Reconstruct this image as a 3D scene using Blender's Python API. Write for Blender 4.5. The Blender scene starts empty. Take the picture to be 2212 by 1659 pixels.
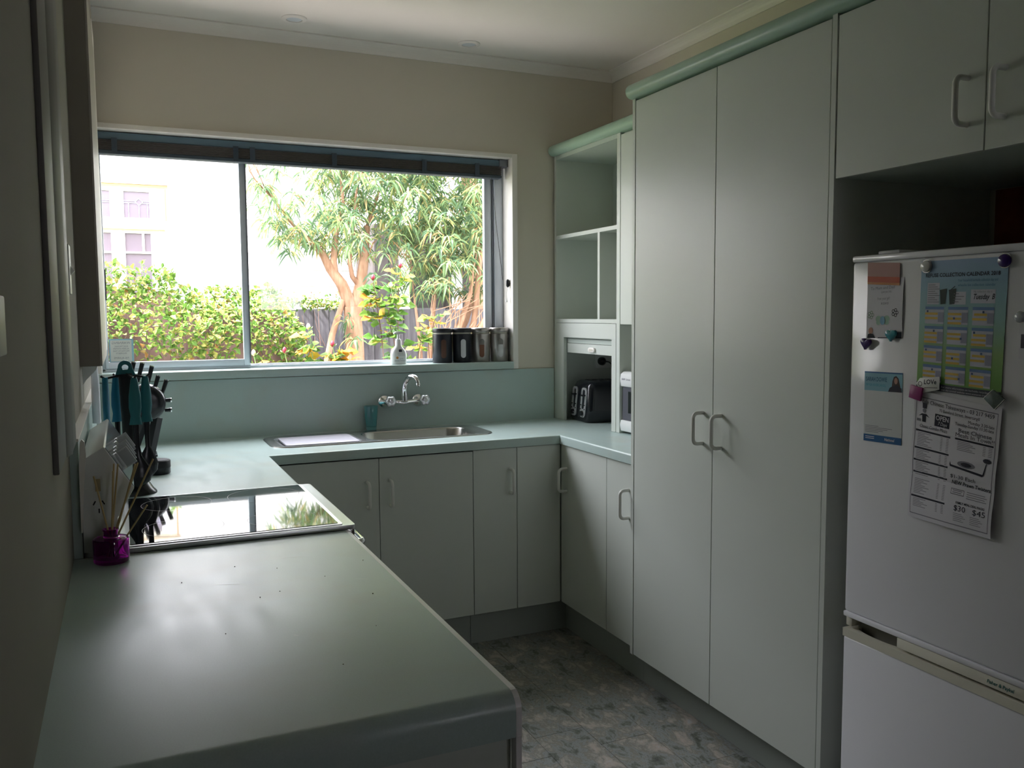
import bpy, bmesh, math, random
import numpy as np
from mathutils import Vector, Matrix

random.seed(7)
rng = np.random.default_rng(7)
PI = math.pi
C = bpy.context.scene.collection
SC = bpy.context.scene

# ------------------------------------------------------------------ camera
cam_d = bpy.data.cameras.new('camera')
cam = bpy.data.objects.new('camera', cam_d)
C.objects.link(cam)
F = Vector((0.40846225, 0.90916647, -0.08108585))
R = Vector((0.91194833, -0.4102592, -0.00613475))
U = Vector((0.03884373, 0.07144029, 0.99668824))
M = Matrix(((R.x, U.x, -F.x, -1.73815), (R.y, U.y, -F.y, -3.93840), (R.z, U.z, -F.z, 1.43379), (0, 0, 0, 1)))
cam.matrix_world = M
cam_d.sensor_fit = 'HORIZONTAL'
cam_d.sensor_width = 36.0
cam_d.lens = 1866.66 / 2212 * 36.0
cam_d.clip_start = 0.05
cam_d.clip_end = 200
SC.camera = cam

# ------------------------------------------------------------------ world, sun, light, exposure
SKY = 9.0
SUN = 26.0
world = bpy.data.worlds.new('sky')
SC.world = world
world.use_nodes = True
wn = world.node_tree.nodes
wl = world.node_tree.links
wn.clear()
wo = wn.new('ShaderNodeOutputWorld')
bg = wn.new('ShaderNodeBackground')
tc = wn.new('ShaderNodeTexCoord')
sep = wn.new('ShaderNodeSeparateXYZ')
mr = wn.new('ShaderNodeMapRange')
ramp = wn.new('ShaderNodeValToRGB')
wl.new(tc.outputs['Generated'], sep.inputs[0])
wl.new(sep.outputs['Z'], mr.inputs['Value'])
mr.inputs['From Min'].default_value = -0.1
mr.inputs['From Max'].default_value = 1.0
wl.new(mr.outputs[0], ramp.inputs[0])
ramp.color_ramp.elements[0].position = 0.0
ramp.color_ramp.elements[0].color = (0.665, 0.66, 0.71, 1)
ramp.color_ramp.elements[1].position = 1.0
ramp.color_ramp.elements[1].color = (0.97, 0.975, 1.05, 1)
wl.new(ramp.outputs[0], bg.inputs['Color'])
bg.inputs['Strength'].default_value = SKY
wl.new(bg.outputs[0], wo.inputs['Surface'])

sun_d = bpy.data.lights.new('sun', 'SUN')
sun_d.energy = SUN
sun_d.angle = math.radians(6)
sun_d.color = (1.0, 0.965, 0.93)
sun = bpy.data.objects.new('sun', sun_d)
C.objects.link(sun)
sun.rotation_euler = Vector((0.50, 0.14, -0.80)).to_track_quat('-Z', 'Y').to_euler()
sun.location = (0, 0, 8)

# sampling portals in the real window openings (they emit nothing themselves)
def portal(loc, sx, sy, rot):
    d = bpy.data.lights.new('window_portal', 'AREA')
    d.shape = 'RECTANGLE'
    d.size = sx
    d.size_y = sy
    d.cycles.is_portal = True
    o = bpy.data.objects.new('window_portal', d)
    C.objects.link(o)
    o.location = loc
    o.rotation_euler = rot
portal((-0.89, 0.17, 1.69), 1.9, 1.05, (math.radians(-90), 0, 0))

SC.view_settings.view_transform = 'Standard'
SC.view_settings.look = 'None'
SC.view_settings.gamma = 1.0
SC.view_settings.use_curve_mapping = False
SC.view_settings.exposure = 0.62
SC.cycles.use_denoising = True
SC.cycles.max_bounces = 12
SC.cycles.diffuse_bounces = 7
SC.cycles.glossy_bounces = 6
SC.cycles.transmission_bounces = 8
SC.cycles.transparent_max_bounces = 24
SC.cycles.caustics_reflective = False
SC.cycles.caustics_refractive = False
SC.cycles.sample_clamp_indirect = 8
SC.cycles.use_adaptive_sampling = False

# ------------------------------------------------------------------ materials
def mat(name, col, rough=0.5, metal=0.0, spec=0.5, noise=0.0, nscale=40, bump=0.0, bscale=300, trans=0.0, coat=0.0, ior=1.45, alpha=1.0):
    m = bpy.data.materials.new(name)
    m.use_nodes = True
    nt = m.node_tree
    b = nt.nodes['Principled BSDF']
    b.inputs['Base Color'].default_value = (col[0], col[1], col[2], 1)
    b.inputs['Roughness'].default_value = rough
    b.inputs['Metallic'].default_value = metal
    b.inputs['Specular IOR Level'].default_value = spec
    b.inputs['IOR'].default_value = ior
    b.inputs['Transmission Weight'].default_value = trans
    b.inputs['Coat Weight'].default_value = coat
    b.inputs['Alpha'].default_value = alpha
    m.diffuse_color = (col[0], col[1], col[2], 1)
    t = None
    if noise > 0 or bump > 0:
        t = nt.nodes.new('ShaderNodeTexCoord')
    if noise > 0:
        n = nt.nodes.new('ShaderNodeTexNoise')
        n.inputs['Scale'].default_value = nscale
        n.inputs['Detail'].default_value = 5
        nt.links.new(t.outputs['Object'], n.inputs['Vector'])
        mx = nt.nodes.new('ShaderNodeMix')
        mx.data_type = 'RGBA'
        mx.inputs[6].default_value = (col[0] * (1 - noise), col[1] * (1 - noise), col[2] * (1 - noise), 1)
        mx.inputs[7].default_value = (min(1, col[0] * (1 + noise)), min(1, col[1] * (1 + noise)), min(1, col[2] * (1 + noise)), 1)
        nt.links.new(n.outputs['Fac'], mx.inputs[0])
        nt.links.new(mx.outputs[2], b.inputs['Base Color'])
    if bump > 0:
        n2 = nt.nodes.new('ShaderNodeTexNoise')
        n2.inputs['Scale'].default_value = bscale
        nt.links.new(t.outputs['Object'], n2.inputs['Vector'])
        bp = nt.nodes.new('ShaderNodeBump')
        bp.inputs['Strength'].default_value = bump
        bp.inputs['Distance'].default_value = 0.001
        nt.links.new(n2.outputs['Fac'], bp.inputs['Height'])
        nt.links.new(bp.outputs[0], b.inputs['Normal'])
    return m

def ramp_mat(name, cols, rough=0.6, kind='island', scale=8.0, translucent=0.0, bump=0.0, stretch=(1, 1, 1), spec=0.3):
    """colour picked from a ramp by island or by noise"""
    m = bpy.data.materials.new(name)
    m.use_nodes = True
    nt = m.node_tree
    b = nt.nodes['Principled BSDF']
    b.inputs['Roughness'].default_value = rough
    b.inputs['Specular IOR Level'].default_value = spec
    rp = nt.nodes.new('ShaderNodeValToRGB')
    els = rp.color_ramp.elements
    n = len(cols)
    for i, (p, c) in enumerate(cols):
        if i == 0:
            e = els[0]
        elif i == n - 1:
            e = els[len(els) - 1]
        else:
            e = els.new(p)
        e.position = p
        e.color = (c[0], c[1], c[2], 1)
    if kind == 'island':
        g = nt.nodes.new('ShaderNodeNewGeometry')
        nt.links.new(g.outputs['Random Per Island'], rp.inputs[0])
    else:
        t = nt.nodes.new('ShaderNodeTexCoord')
        mp = nt.nodes.new('ShaderNodeMapping')
        mp.inputs['Scale'].default_value = stretch
        nz = nt.nodes.new('ShaderNodeTexNoise')
        nz.inputs['Scale'].default_value = scale
        nz.inputs['Detail'].default_value = 8
        nz.inputs['Roughness'].default_value = 0.62
        nt.links.new(t.outputs['Object'], mp.inputs[0])
        nt.links.new(mp.outputs[0], nz.inputs['Vector'])
        nt.links.new(nz.outputs['Fac'], rp.inputs[0])
        if bump:
            bp = nt.nodes.new('ShaderNodeBump')
            bp.inputs['Strength'].default_value = bump
            bp.inputs['Distance'].default_value = 0.004
            nt.links.new(nz.outputs['Fac'], bp.inputs['Height'])
            nt.links.new(bp.outputs[0], b.inputs['Normal'])
    nt.links.new(rp.outputs[0], b.inputs['Base Color'])
    if translucent > 0:
        tr = nt.nodes.new('ShaderNodeBsdfTranslucent')
        nt.links.new(rp.outputs[0], tr.inputs['Color'])
        mx = nt.nodes.new('ShaderNodeMixShader')
        mx.inputs[0].default_value = translucent
        out = nt.nodes['Material Output']
        nt.links.new(b.outputs[0], mx.inputs[1])
        nt.links.new(tr.outputs[0], mx.inputs[2])
        nt.links.new(mx.outputs[0], out.inputs['Surface'])
    return m

def thin_glass(name, tint, gloss=0.06, rough=0.0):
    """thin pane: mostly clear, fresnel reflection"""
    m = bpy.data.materials.new(name)
    m.use_nodes = True
    nt = m.node_tree
    nt.nodes.clear()
    out = nt.nodes.new('ShaderNodeOutputMaterial')
    tr = nt.nodes.new('ShaderNodeBsdfTransparent')
    tr.inputs['Color'].default_value = (tint[0], tint[1], tint[2], 1)
    gl = nt.nodes.new('ShaderNodeBsdfGlossy')
    gl.inputs['Roughness'].default_value = rough
    fr = nt.nodes.new('ShaderNodeFresnel')
    gg = nt.nodes.new('ShaderNodeNewGeometry')
    mi = nt.nodes.new('ShaderNodeMapRange')      # same reflectance on both faces of the pane
    mi.inputs['To Min'].default_value = 1.4
    mi.inputs['To Max'].default_value = 1 / 1.4
    nt.links.new(gg.outputs['Backfacing'], mi.inputs['Value'])
    nt.links.new(mi.outputs[0], fr.inputs['IOR'])
    mx = nt.nodes.new('ShaderNodeMixShader')
    nt.links.new(fr.outputs[0], mx.inputs[0])
    nt.links.new(tr.outputs[0], mx.inputs[1])
    nt.links.new(gl.outputs[0], mx.inputs[2])
    nt.links.new(mx.outputs[0], out.inputs['Surface'])
    return m

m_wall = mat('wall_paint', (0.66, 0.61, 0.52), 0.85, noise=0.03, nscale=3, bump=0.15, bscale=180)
m_wall_rear = mat('rear_room_darkened', (0.22, 0.20, 0.17), 0.9)  # unseen rear walls, darkened to cut their bounce light in the kitchen
m_wall_shaded = mat('wall_paint_shaded', (0.30, 0.28, 0.24), 0.9, noise=0.04, nscale=4, bump=0.12, bscale=180)  # same wall paint, darkened to put the left wall's shade in the colour
m_ceil = mat('ceiling_paint', (0.84, 0.80, 0.75), 0.9, noise=0.015, nscale=5)
m_trim = mat('trim_paint', (0.86, 0.82, 0.77), 0.45)
m_trim_d = mat('dark_trim_paint', (0.17, 0.16, 0.15), 0.5, noise=0.05, nscale=10)
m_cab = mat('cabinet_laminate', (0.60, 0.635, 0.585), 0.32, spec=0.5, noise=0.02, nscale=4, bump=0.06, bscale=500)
m_cabin = mat('cabinet_carcass', (0.50, 0.56, 0.51), 0.5)
m_edge = mat('cabinet_edge', (0.66, 0.67, 0.61), 0.4)
m_edgew = mat('white_edging', (0.86, 0.84, 0.84), 0.35)
m_handle = mat('handle_plastic', (0.70, 0.70, 0.66), 0.35)
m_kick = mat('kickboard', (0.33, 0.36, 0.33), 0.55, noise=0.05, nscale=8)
m_green = mat('green_moulding', (0.40, 0.55, 0.46), 0.3, noise=0.03, nscale=20)
m_dark = mat('dark_gap', (0.02, 0.02, 0.02), 0.8)

# speckled mint laminate, worn, stained on the peninsula
def bench_mat():
    m = mat('mint_worktop_laminate', (0.45, 0.53, 0.49), 0.30, spec=0.5)
    nt = m.node_tree
    b = nt.nodes['Principled BSDF']
    t = nt.nodes.new('ShaderNodeTexCoord')
    n1 = nt.nodes.new('ShaderNodeTexNoise'); n1.inputs['Scale'].default_value = 420; n1.inputs['Detail'].default_value = 2
    n2 = nt.nodes.new('ShaderNodeTexNoise'); n2.inputs['Scale'].default_value = 5; n2.inputs['Detail'].default_value = 6
    n3 = nt.nodes.new('ShaderNodeTexNoise'); n3.inputs['Scale'].default_value = 9; n3.inputs['Detail'].default_value = 8
    mp = nt.nodes.new('ShaderNodeMapping'); mp.inputs['Scale'].default_value = (2.6, 0.7, 1); mp.inputs['Rotation'].default_value = (0, 0, 0.5)
    nt.links.new(t.outputs['Object'], n1.inputs['Vector'])
    nt.links.new(t.outputs['Object'], n2.inputs['Vector'])
    nt.links.new(t.outputs['Object'], mp.inputs[0])
    nt.links.new(mp.outputs[0], n3.inputs['Vector'])
    a = nt.nodes.new('ShaderNodeMix'); a.data_type = 'RGBA'
    a.inputs[6].default_value = (0.40, 0.50, 0.475, 1)
    a.inputs[7].default_value = (0.49, 0.60, 0.575, 1)
    nt.links.new(n1.outputs['Fac'], a.inputs[0])
    rp = nt.nodes.new('ShaderNodeValToRGB')
    rp.color_ramp.elements[0].position = 0.52; rp.color_ramp.elements[0].color = (0, 0, 0, 1)
    rp.color_ramp.elements[1].position = 0.78; rp.color_ramp.elements[1].color = (0.6, 0.6, 0.6, 1)
    nt.links.new(n2.outputs['Fac'], rp.inputs[0])
    st = nt.nodes.new('ShaderNodeMix'); st.data_type = 'RGBA'
    st.inputs[7].default_value = (0.45, 0.47, 0.40, 1)
    nt.links.new(rp.outputs[0], st.inputs[0])
    nt.links.new(a.outputs[2], st.inputs[6])
    nt.links.new(st.outputs[2], b.inputs['Base Color'])
    mr = nt.nodes.new('ShaderNodeMapRange')
    mr.inputs['To Min'].default_value = 0.24
    mr.inputs['To Max'].default_value = 0.40
    nt.links.new(n3.outputs['Fac'], mr.inputs['Value'])
    nt.links.new(mr.outputs[0], b.inputs['Roughness'])
    return m
m_bench = bench_mat()

m_floor = ramp_mat('slate_vinyl', [(0.32, (0.05, 0.055, 0.048)), (0.42, (0.15, 0.16, 0.13)), (0.47, (0.27, 0.29, 0.29)), (0.515, (0.20, 0.19, 0.15)), (0.56, (0.31, 0.30, 0.27)), (0.61, (0.42, 0.35, 0.30)), (0.70, (0.42, 0.44, 0.45))],
                   rough=0.42, kind='noise', scale=10, bump=0.25, stretch=(1.5, 0.9, 1), spec=0.4)
for nd in m_floor.node_tree.nodes:
    if nd.type == 'TEX_NOISE':
        nd.inputs['Distortion'].default_value = 0.35
        nd.inputs['Roughness'].default_value = 0.72
m_floorbase = mat('floor_base', (0.12, 0.12, 0.105), 0.7)
m_steel = mat('stainless_steel', (0.62, 0.61, 0.60), 0.24, metal=1.0, noise=0.05, nscale=60)
m_steel_d = mat('brushed_steel_tray', (0.66, 0.67, 0.68), 0.33, metal=1.0)
m_chrome = mat('chrome', (0.82, 0.82, 0.84), 0.06, metal=1.0)
m_alu = mat('anodised_aluminium', (0.68, 0.73, 0.80), 0.38, metal=0.2)
m_alu_d = mat('aluminium_groove', (0.20, 0.21, 0.24), 0.5, metal=0.3)
m_black = mat('black_plastic', (0.012, 0.013, 0.016), 0.25)
m_blackm = mat('matt_black', (0.018, 0.018, 0.02), 0.6)
m_hob = mat('black_ceramic_glass', (0.008, 0.009, 0.011), 0.04, spec=1.0, coat=0.6)
m_ring = mat('hob_ring_print', (0.30, 0.26, 0.26), 0.5)
m_white = mat('white_enamel', (0.74, 0.75, 0.74), 0.25)
m_whitep = mat('white_plastic', (0.78, 0.78, 0.76), 0.35)
m_cream = mat('cream_plastic', (0.62, 0.58, 0.45), 0.4)
m_clear = thin_glass('clear_plastic', (0.80, 0.84, 0.86))
m_knobclear = mat('frosted_knob_plastic', (0.50, 0.52, 0.53), 0.2)
m_fridge = mat('fridge_enamel', (0.73, 0.73, 0.76), 0.09, noise=0.01, nscale=4, bump=0.05, bscale=260)
m_fridge2 = mat('fridge_cream_trim', (0.62, 0.60, 0.50), 0.4, noise=0.05, nscale=10)
m_fshadow = mat('fridge_recess_shade', (0.25, 0.24, 0.20), 0.5)  # cream trim darkened; shade of grip recess and door gap in the colour
m_teal = mat('teal_plastic', (0.02, 0.22, 0.36), 0.45)
m_tealtop = mat('teal_green_plastic', (0.025, 0.19, 0.22), 0.4)
m_pane = thin_glass('window_glass', (0.97, 0.98, 0.98))
m_blind = mat('blind_fabric', (0.055, 0.075, 0.10), 0.7, noise=0.1, nscale=30)
m_blindslat = mat('blind_slat', (0.12, 0.105, 0.10), 0.5, noise=0.1, nscale=20)
m_blindrail = mat('blind_rail', (0.13, 0.20, 0.26), 0.5)
m_wood = mat('dark_wood', (0.30, 0.07, 0.02), 0.5, noise=0.3, nscale=14)
m_reed = mat('reed_wood', (0.55, 0.40, 0.19), 0.7, noise=0.1, nscale=30)
m_paper = mat('paper_white', (0.66, 0.65, 0.70), 0.7)
m_ink = mat('ink_dark', (0.03, 0.03, 0.045), 0.8)
m_inkg = mat('ink_grey', (0.22, 0.22, 0.26), 0.8)

def glass_col(name, col, rough=0.02):
    return mat(name, col, rough, trans=0.92, ior=1.4)
m_purple = glass_col('magenta_glass', (0.55, 0.02, 0.50), 0.04)
m_tumbler = glass_col('aqua_acrylic', (0.45, 0.92, 0.95), 0.06)

# ------------------------------------------------------------------ mesh builder
class MB:
    def __init__(s):
        s.v = []
        s.f = []
        s.sm = []

    def add(s, vs, fs, smooth=False):
        n = len(s.v)
        s.v += [tuple(v) for v in vs]
        s.f += [tuple(i + n for i in f) for f in fs]
        s.sm += [smooth] * len(fs)
        return s

    def box(s, x0, x1, y0, y1, z0, z1):
        x0, x1 = min(x0, x1), max(x0, x1)
        y0, y1 = min(y0, y1), max(y0, y1)
        z0, z1 = min(z0, z1), max(z0, z1)
        v = [(x0, y0, z0), (x1, y0, z0), (x1, y1, z0), (x0, y1, z0), (x0, y0, z1), (x1, y0, z1), (x1, y1, z1), (x0, y1, z1)]
        f = [(0, 3, 2, 1), (4, 5, 6, 7), (0, 1, 5, 4), (1, 2, 6, 5), (2, 3, 7, 6), (3, 0, 4, 7)]
        return s.add(v, f)

    def prism(s, poly, axis, a0, a1, smooth=False):
        """poly of 2d points extruded along axis; x: (y,z)  y: (x,z)  z: (x,y)"""
        def P(p, a):
            return {'x': (a, p[0], p[1]), 'y': (p[0], a, p[1]), 'z': (p[0], p[1], a)}[axis]
        n = len(poly)
        v = [P(p, a0) for p in poly] + [P(p, a1) for p in poly]
        s.add(v, [tuple(range(n - 1, -1, -1)), tuple(range(n, 2 * n))])
        k = len(s.v) - 2 * n
        for i in range(n):
            j = (i + 1) % n
            s.f.append((k + i, k + j, k + n + j, k + n + i))
            s.sm.append(smooth)
        return s

    def lathe(s, prof, c=(0, 0, 0), n=24, axis='z', caps=True, sx=1, sy=1):
        """prof list of (r, h)"""
        vs = []
        for r, h in prof:
            for i in range(n):
                a = 2 * PI * i / n
                p = (r * math.cos(a) * sx, r * math.sin(a) * sy, h)
                if axis == 'x':
                    p = (p[2], p[0], p[1])
                elif axis == 'y':
                    p = (p[0], p[2], p[1])
                vs.append((p[0] + c[0], p[1] + c[1], p[2] + c[2]))
        fs = []
        for k in range(len(prof) - 1):
            for i in range(n):
                j = (i + 1) % n
                fs.append((k * n + i, k * n + j, (k + 1) * n + j, (k + 1) * n + i))
        s.add(vs, fs, True)
        base = len(s.v) - len(vs)
        if caps:
            s.f.append(tuple(base + i for i in range(n - 1, -1, -1))); s.sm.append(False)
            s.f.append(tuple(base + (len(prof) - 1) * n + i for i in range(n))); s.sm.append(False)
        return s

    def tube(s, pts, rad, n=8, caps=True, flat=1.0):
        pts = [Vector(p) for p in pts]
        rads = rad if isinstance(rad, (list, tuple)) else [rad] * len(pts)
        vs = []
        prev = None
        for i, p in enumerate(pts):
            if i == 0:
                d = pts[1] - pts[0]
            elif i == len(pts) - 1:
                d = pts[-1] - pts[-2]
            else:
                d = (pts[i + 1] - pts[i]).normalized() + (pts[i] - pts[i - 1]).normalized()
            if d.length < 1e-9:
                d = Vector((0, 0, 1))
            d.normalize()
            if prev is None:
                up = Vector((0, 0, 1)) if abs(d.z) < 0.9 else Vector((1, 0, 0))
                a = d.cross(up).normalized()
            else:
                a = (prev - d * prev.dot(d)).normalized()
            prev = a
            b = d.cross(a).normalized()
            for k in range(n):
                t = 2 * PI * k / n
                vs.append(p + a * math.cos(t) * rads[i] + b * math.sin(t) * rads[i] * flat)
        fs = []
        m = len(pts)
        for i in range(m - 1):
            for k in range(n):
                j = (k + 1) % n
                fs.append((i * n + k, i * n + j, (i + 1) * n + j, (i + 1) * n + k))
        s.add(vs, fs, True)
        base = len(s.v) - len(vs)
        if caps:
            s.f.append(tuple(base + i for i in range(n - 1, -1, -1))); s.sm.append(False)
            s.f.append(tuple(base + (m - 1) * n + i for i in range(n))); s.sm.append(False)
        return s

    def build(s, name, material, parent=None, bevel=0.0, seg=2, label=None):
        me = bpy.data.meshes.new(name)
        me.from_pydata(s.v, [], s.f)
        me.polygons.foreach_set('use_smooth', s.sm)
        if isinstance(material, (list, tuple)):
            for q in material:
                me.materials.append(q)
        else:
            me.materials.append(material)
        me.update()
        bm = bmesh.new()
        bm.from_mesh(me)
        bmesh.ops.recalc_face_normals(bm, faces=bm.faces)
        if bevel > 0:
            es = [e for e in bm.edges if len(e.link_faces) == 2 and e.calc_face_angle(0) > 0.6]
            bmesh.ops.bevel(bm, geom=es, offset=bevel, segments=seg, affect='EDGES', profile=0.5, clamp_overlap=True)
            for f in bm.faces:
                f.smooth = True
            bm.to_mesh(me)
            bm.free()
            me.set_sharp_from_angle(angle=math.radians(40))
        else:
            bm.to_mesh(me)
            bm.free()
            if any(s.sm):
                me.set_sharp_from_angle(angle=math.radians(50))
        o = bpy.data.objects.new(name, me)
        C.objects.link(o)
        if parent is not None:
            o.parent = parent
            o.matrix_parent_inverse = Matrix.Identity(4)
            o.location = -Vector(root_loc(parent))
        if label:
            o['label'] = label
        return o

def root_loc(p):
    v = Vector((0, 0, 0))
    while p is not None:
        v += p.location
        p = p.parent
    return v

def tag(o, label, cat, group=None, kind=None):
    o['label'] = label
    o['category'] = cat
    if group:
        o['group'] = group
    if kind:
        o['kind'] = kind
    return o

def thing(name, loc, label, cat, group=None):
    o = bpy.data.objects.new(name, None)
    o.empty_display_size = 0.05
    C.objects.link(o)
    o.location = loc
    return tag(o, label, cat, group)

def struct(o):
    o['kind'] = 'structure'
    return o

def bx(*a):
    return MB().box(*a)

def copy_tree(o, parent=None, dloc=None):
    c = o.copy()
    C.objects.link(c)
    c.parent = parent
    for ch in list(o.children):
        copy_tree(ch, c)
    return c

# text as flat mesh
def text_mesh(body, size, bold=False, align='LEFT', shear=0.0, space=1.0):
    cu = bpy.data.curves.new('t', 'FONT')
    cu.body = body
    cu.size = size
    cu.align_x = align
    cu.shear = shear
    cu.space_character = space
    cu.resolution_u = 2
    if bold:
        cu.offset = size * 0.018
    o = bpy.data.objects.new('t', cu)
    me = bpy.data.meshes.new_from_object(o)
    vs = [tuple(v.co) for v in me.vertices]
    fs = [tuple(p.vertices) for p in me.polygons]
    bpy.data.objects.remove(o)
    bpy.data.curves.remove(cu)
    bpy.data.meshes.remove(me)
    return vs, fs

# ------------------------------------------------------------------ room shell
XL, XR, ZC = -1.855, 0.608, 2.658
YR = -6.6
# floor base and vinyl planks
floor = struct(bx(XL, XR + 1.6, YR, 0.0, -0.10, -0.004).build('floor', m_floorbase))
pw, pl_ = 0.185, 0.555
k = 0
plank_meshes = {}
x = -0.335 - pw * 9
cols = 0
xs = []
while x < XR + 0.02:
    xs.append(x)
    x += pw
for ci, x in enumerate(xs):
    y = -1.21 + (0.24 if ci % 2 else 0.0) + 0.37 * (ci % 3 == 2)
    y -= pl_ * 5
    while y < 0:
        y0, y1 = y, min(y + pl_, 0.0)
        x0, x1 = max(x, XL), min(x + pw, XR)
        vis = (x1 > -1.3 and x0 < 0.1 and y1 > -3.4 and y0 < -0.4)
        if vis and x1 - x0 > 0.02 and y1 - y0 > 0.02:
            o = bx(x0 + 0.0007, x1 - 0.0007, y0 + 0.0007, y1 - 0.0007, -0.0038, random.uniform(-0.0004, 0.0004)).build('vinyl_plank', m_floor, floor)
        y += pl_
# ceiling
ceiling = struct(bx(XL - 0.1, XR + 1.6, YR, 0.1, ZC, ZC + 0.08).build('ceiling', m_ceil))
# back wall with window hole
WX0, WX1, WZ0, WZ1 = -1.835, 0.05, 1.16, 2.206
w = MB()
w.box(XL - 0.3, WX0, 0, 0.16, -0.3, ZC + 0.3)
w.box(WX1, XR + 0.2, 0, 0.16, -0.3, ZC + 0.3)
w.box(WX0, WX1, 0, 0.16, -0.3, WZ0)
w.box(WX0, WX1, 0, 0.16, WZ1, ZC + 0.3)
struct(w.build('wall_back', m_wall))
struct(bx(XL - 0.12, XL, YR, 0.0, -0.1, ZC + 0.1).build('wall_left', m_wall_shaded))
struct(bx(XR, XR + 0.12, -3.05, 0.0, -0.1, ZC + 0.1).build('wall_right', m_wall))
struct(bx(XR + 0.12, XR + 1.6, -3.05, -2.95, -0.1, ZC + 0.1).build('wall_side_return', m_wall))
struct(bx(XR + 1.5, XR + 1.6, YR, -3.05, -0.1, ZC + 0.1).build('wall_far_right', m_wall_rear))
# unseen rear wall; small opening added to let in soft fill light
w = MB()
w.box(XL, -0.2, YR - 0.1, YR, -0.1, ZC)
w.box(0.3, XR + 1.6, YR - 0.1, YR, -0.1, ZC)
w.box(-0.2, 0.3, YR - 0.1, YR, -0.1, 1.5)
w.box(-0.2, 0.3, YR - 0.1, YR, 2.0, ZC)
struct(w.build('wall_rear', m_wall_rear))
# cornices (cove profile)
def cove(c=0.048, d=0.047, n=6):
    pts = [(0, -d), (0.006, -d)]
    for i in range(n + 1):
        a = i / n * PI / 2
        pts.append((c - 0.004 - (c - 0.010) * math.cos(a), -0.006 - (d - 0.012) * (1 - math.sin(a))))
    pts += [(c, -0.006), (c, 0), (0, 0)]
    return pts
pr = cove()
struct(MB().prism([(-p[0], ZC + p[1]) for p in pr], 'x', XL, XR).build('trim_1', m_trim))
struct(MB().prism([(XR - p[0], ZC + p[1]) for p in pr], 'y', -3.05, 0).build('trim_2', m_trim))
struct(MB().prism([(XL + p[0], ZC + p[1]) for p in pr], 'y', YR, 0).build('trim_3', m_trim))
# architrave on the left wall, in a much darker trim colour
t = MB()
t.box(XL, XL + 0.010, -2.30, -1.93, 1.165, ZC - 0.047)
t.box(XL, XL + 0.018, -2.06, -1.90, 1.165, ZC - 0.047)
t.prism([(XL, -2.10), (XL + 0.010, -2.10), (XL + 0.020, -2.06), (XL, -2.06)], 'z', 1.165, ZC - 0.047)
struct(t.build('trim_4', m_trim_d, bevel=0.002))
# backsplash
tag_bs = tag(bx(XL + 0.018, 0.262, -0.012, 0, 0.9, 1.157).build('back_splashback', m_bench), 'mint green laminate splashback running under the window behind the sink', 'splashback')
ls = thing('side_splashback', (XL, -1.0, 0.9), 'green laminate splashback strip on left wall behind the stove, top end peeling', 'splashback')
bx(XL, XL + 0.018, -1.838, -0.0, 0.9, 1.160).build('board', m_bench, ls)
MB().box(XL - 0.0, XL + 0.019, -1.838, -0.0, 1.160, 1.166).build('top_strip', m_trim, ls)
cv = MB()
cv.prism([(XL + 0.017, 0.96), (XL + 0.020, 0.96), (XL + 0.026, 1.06), (XL + 0.033, 1.13), (XL + 0.031, 1.160), (XL + 0.026, 1.166), (XL + 0.022, 1.160), (XL + 0.018, 1.10)], 'y', -1.852, -1.8428)
cv.build('peeling_edge', m_trim, ls)

# ------------------------------------------------------------------ window
win = thing('window_1', (-0.9, 0, 1.16), 'wide white framed aluminium sliding window over the sink', 'window')
win['kind'] = 'structure'
LX0, LX1, LZ0, LZ1 = -1.822, 0.034, 1.160, 2.194
l = MB()
l.box(WX0 - 0.012, LX0, -0.012, 0.155, 1.16, LZ1 + 0.02)
l.box(LX1, WX1 + 0.012, -0.012, 0.155, 1.16, LZ1 + 0.02)
l.box(LX0, LX1, -0.012, 0.155, LZ1, LZ1 + 0.02)
l.build('lining', m_trim, win, bevel=0.0015)
bx(XL, LX1 - 0.004, -0.03, 0.11, 1.161, 1.197).build('sill', m_bench, win, bevel=0.004)
f = MB()
f.box(LX0, LX1, 0.105, 0.155, 1.190, 1.209)
f.box(LX0, LX1, 0.105, 0.155, LZ1 - 0.03, LZ1)
f.box(LX0, LX0 + 0.012, 0.105, 0.155, 1.2, LZ1)
f.box(LX1 - 0.045, LX1, 0.108, 0.155, 1.2, LZ1)
f.build('outer_frame', m_alu, win, bevel=0.002)
f = MB()
f.box(LX1 - 0.054, LX1 - 0.045, 0.118, 0.150, 1.209, LZ1)
f.build('frame_groove', m_alu_d, win)
f = MB()
f.box(LX1 - 0.094, LX1 - 0.054, 0.125, 0.150, 1.209, LZ1)
f.box(-1.25, LX1 - 0.09, 0.128, 0.150, 1.209, 1.214)
f.build('fixed_sash', m_alu, win, bevel=0.002)
f = MB()
f.box(-1.244, -1.215, 0.100, 0.124, 1.209, LZ1)
f.box(-1.800, -1.244, 0.100, 0.124, 1.209, 1.238)
f.box(-1.800, -1.244, 0.100, 0.124, LZ1 - 0.03, LZ1)
f.box(LX0 + 0.012, -1.797, 0.100, 0.124, 1.209, LZ1)
f.build('sliding_sash', m_alu, win, bevel=0.003)
bx(-1.2195, -1.2135, 0.096, 0.101, 1.22, LZ1).build('sash_groove', m_alu_d, win)
bx(-1.798, -1.794, 0.094, 0.100, 1.50, 1.63).build('sash_latch', m_black, win)
bx(-1.797, -1.244, 0.111, 0.113, 1.238, LZ1 - 0.03).build('pane', m_pane, win)
bx(-1.215, LX1 - 0.094, 0.137, 0.139, 1.214, LZ1 - 0.03).build('pane', m_pane, win)

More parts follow.
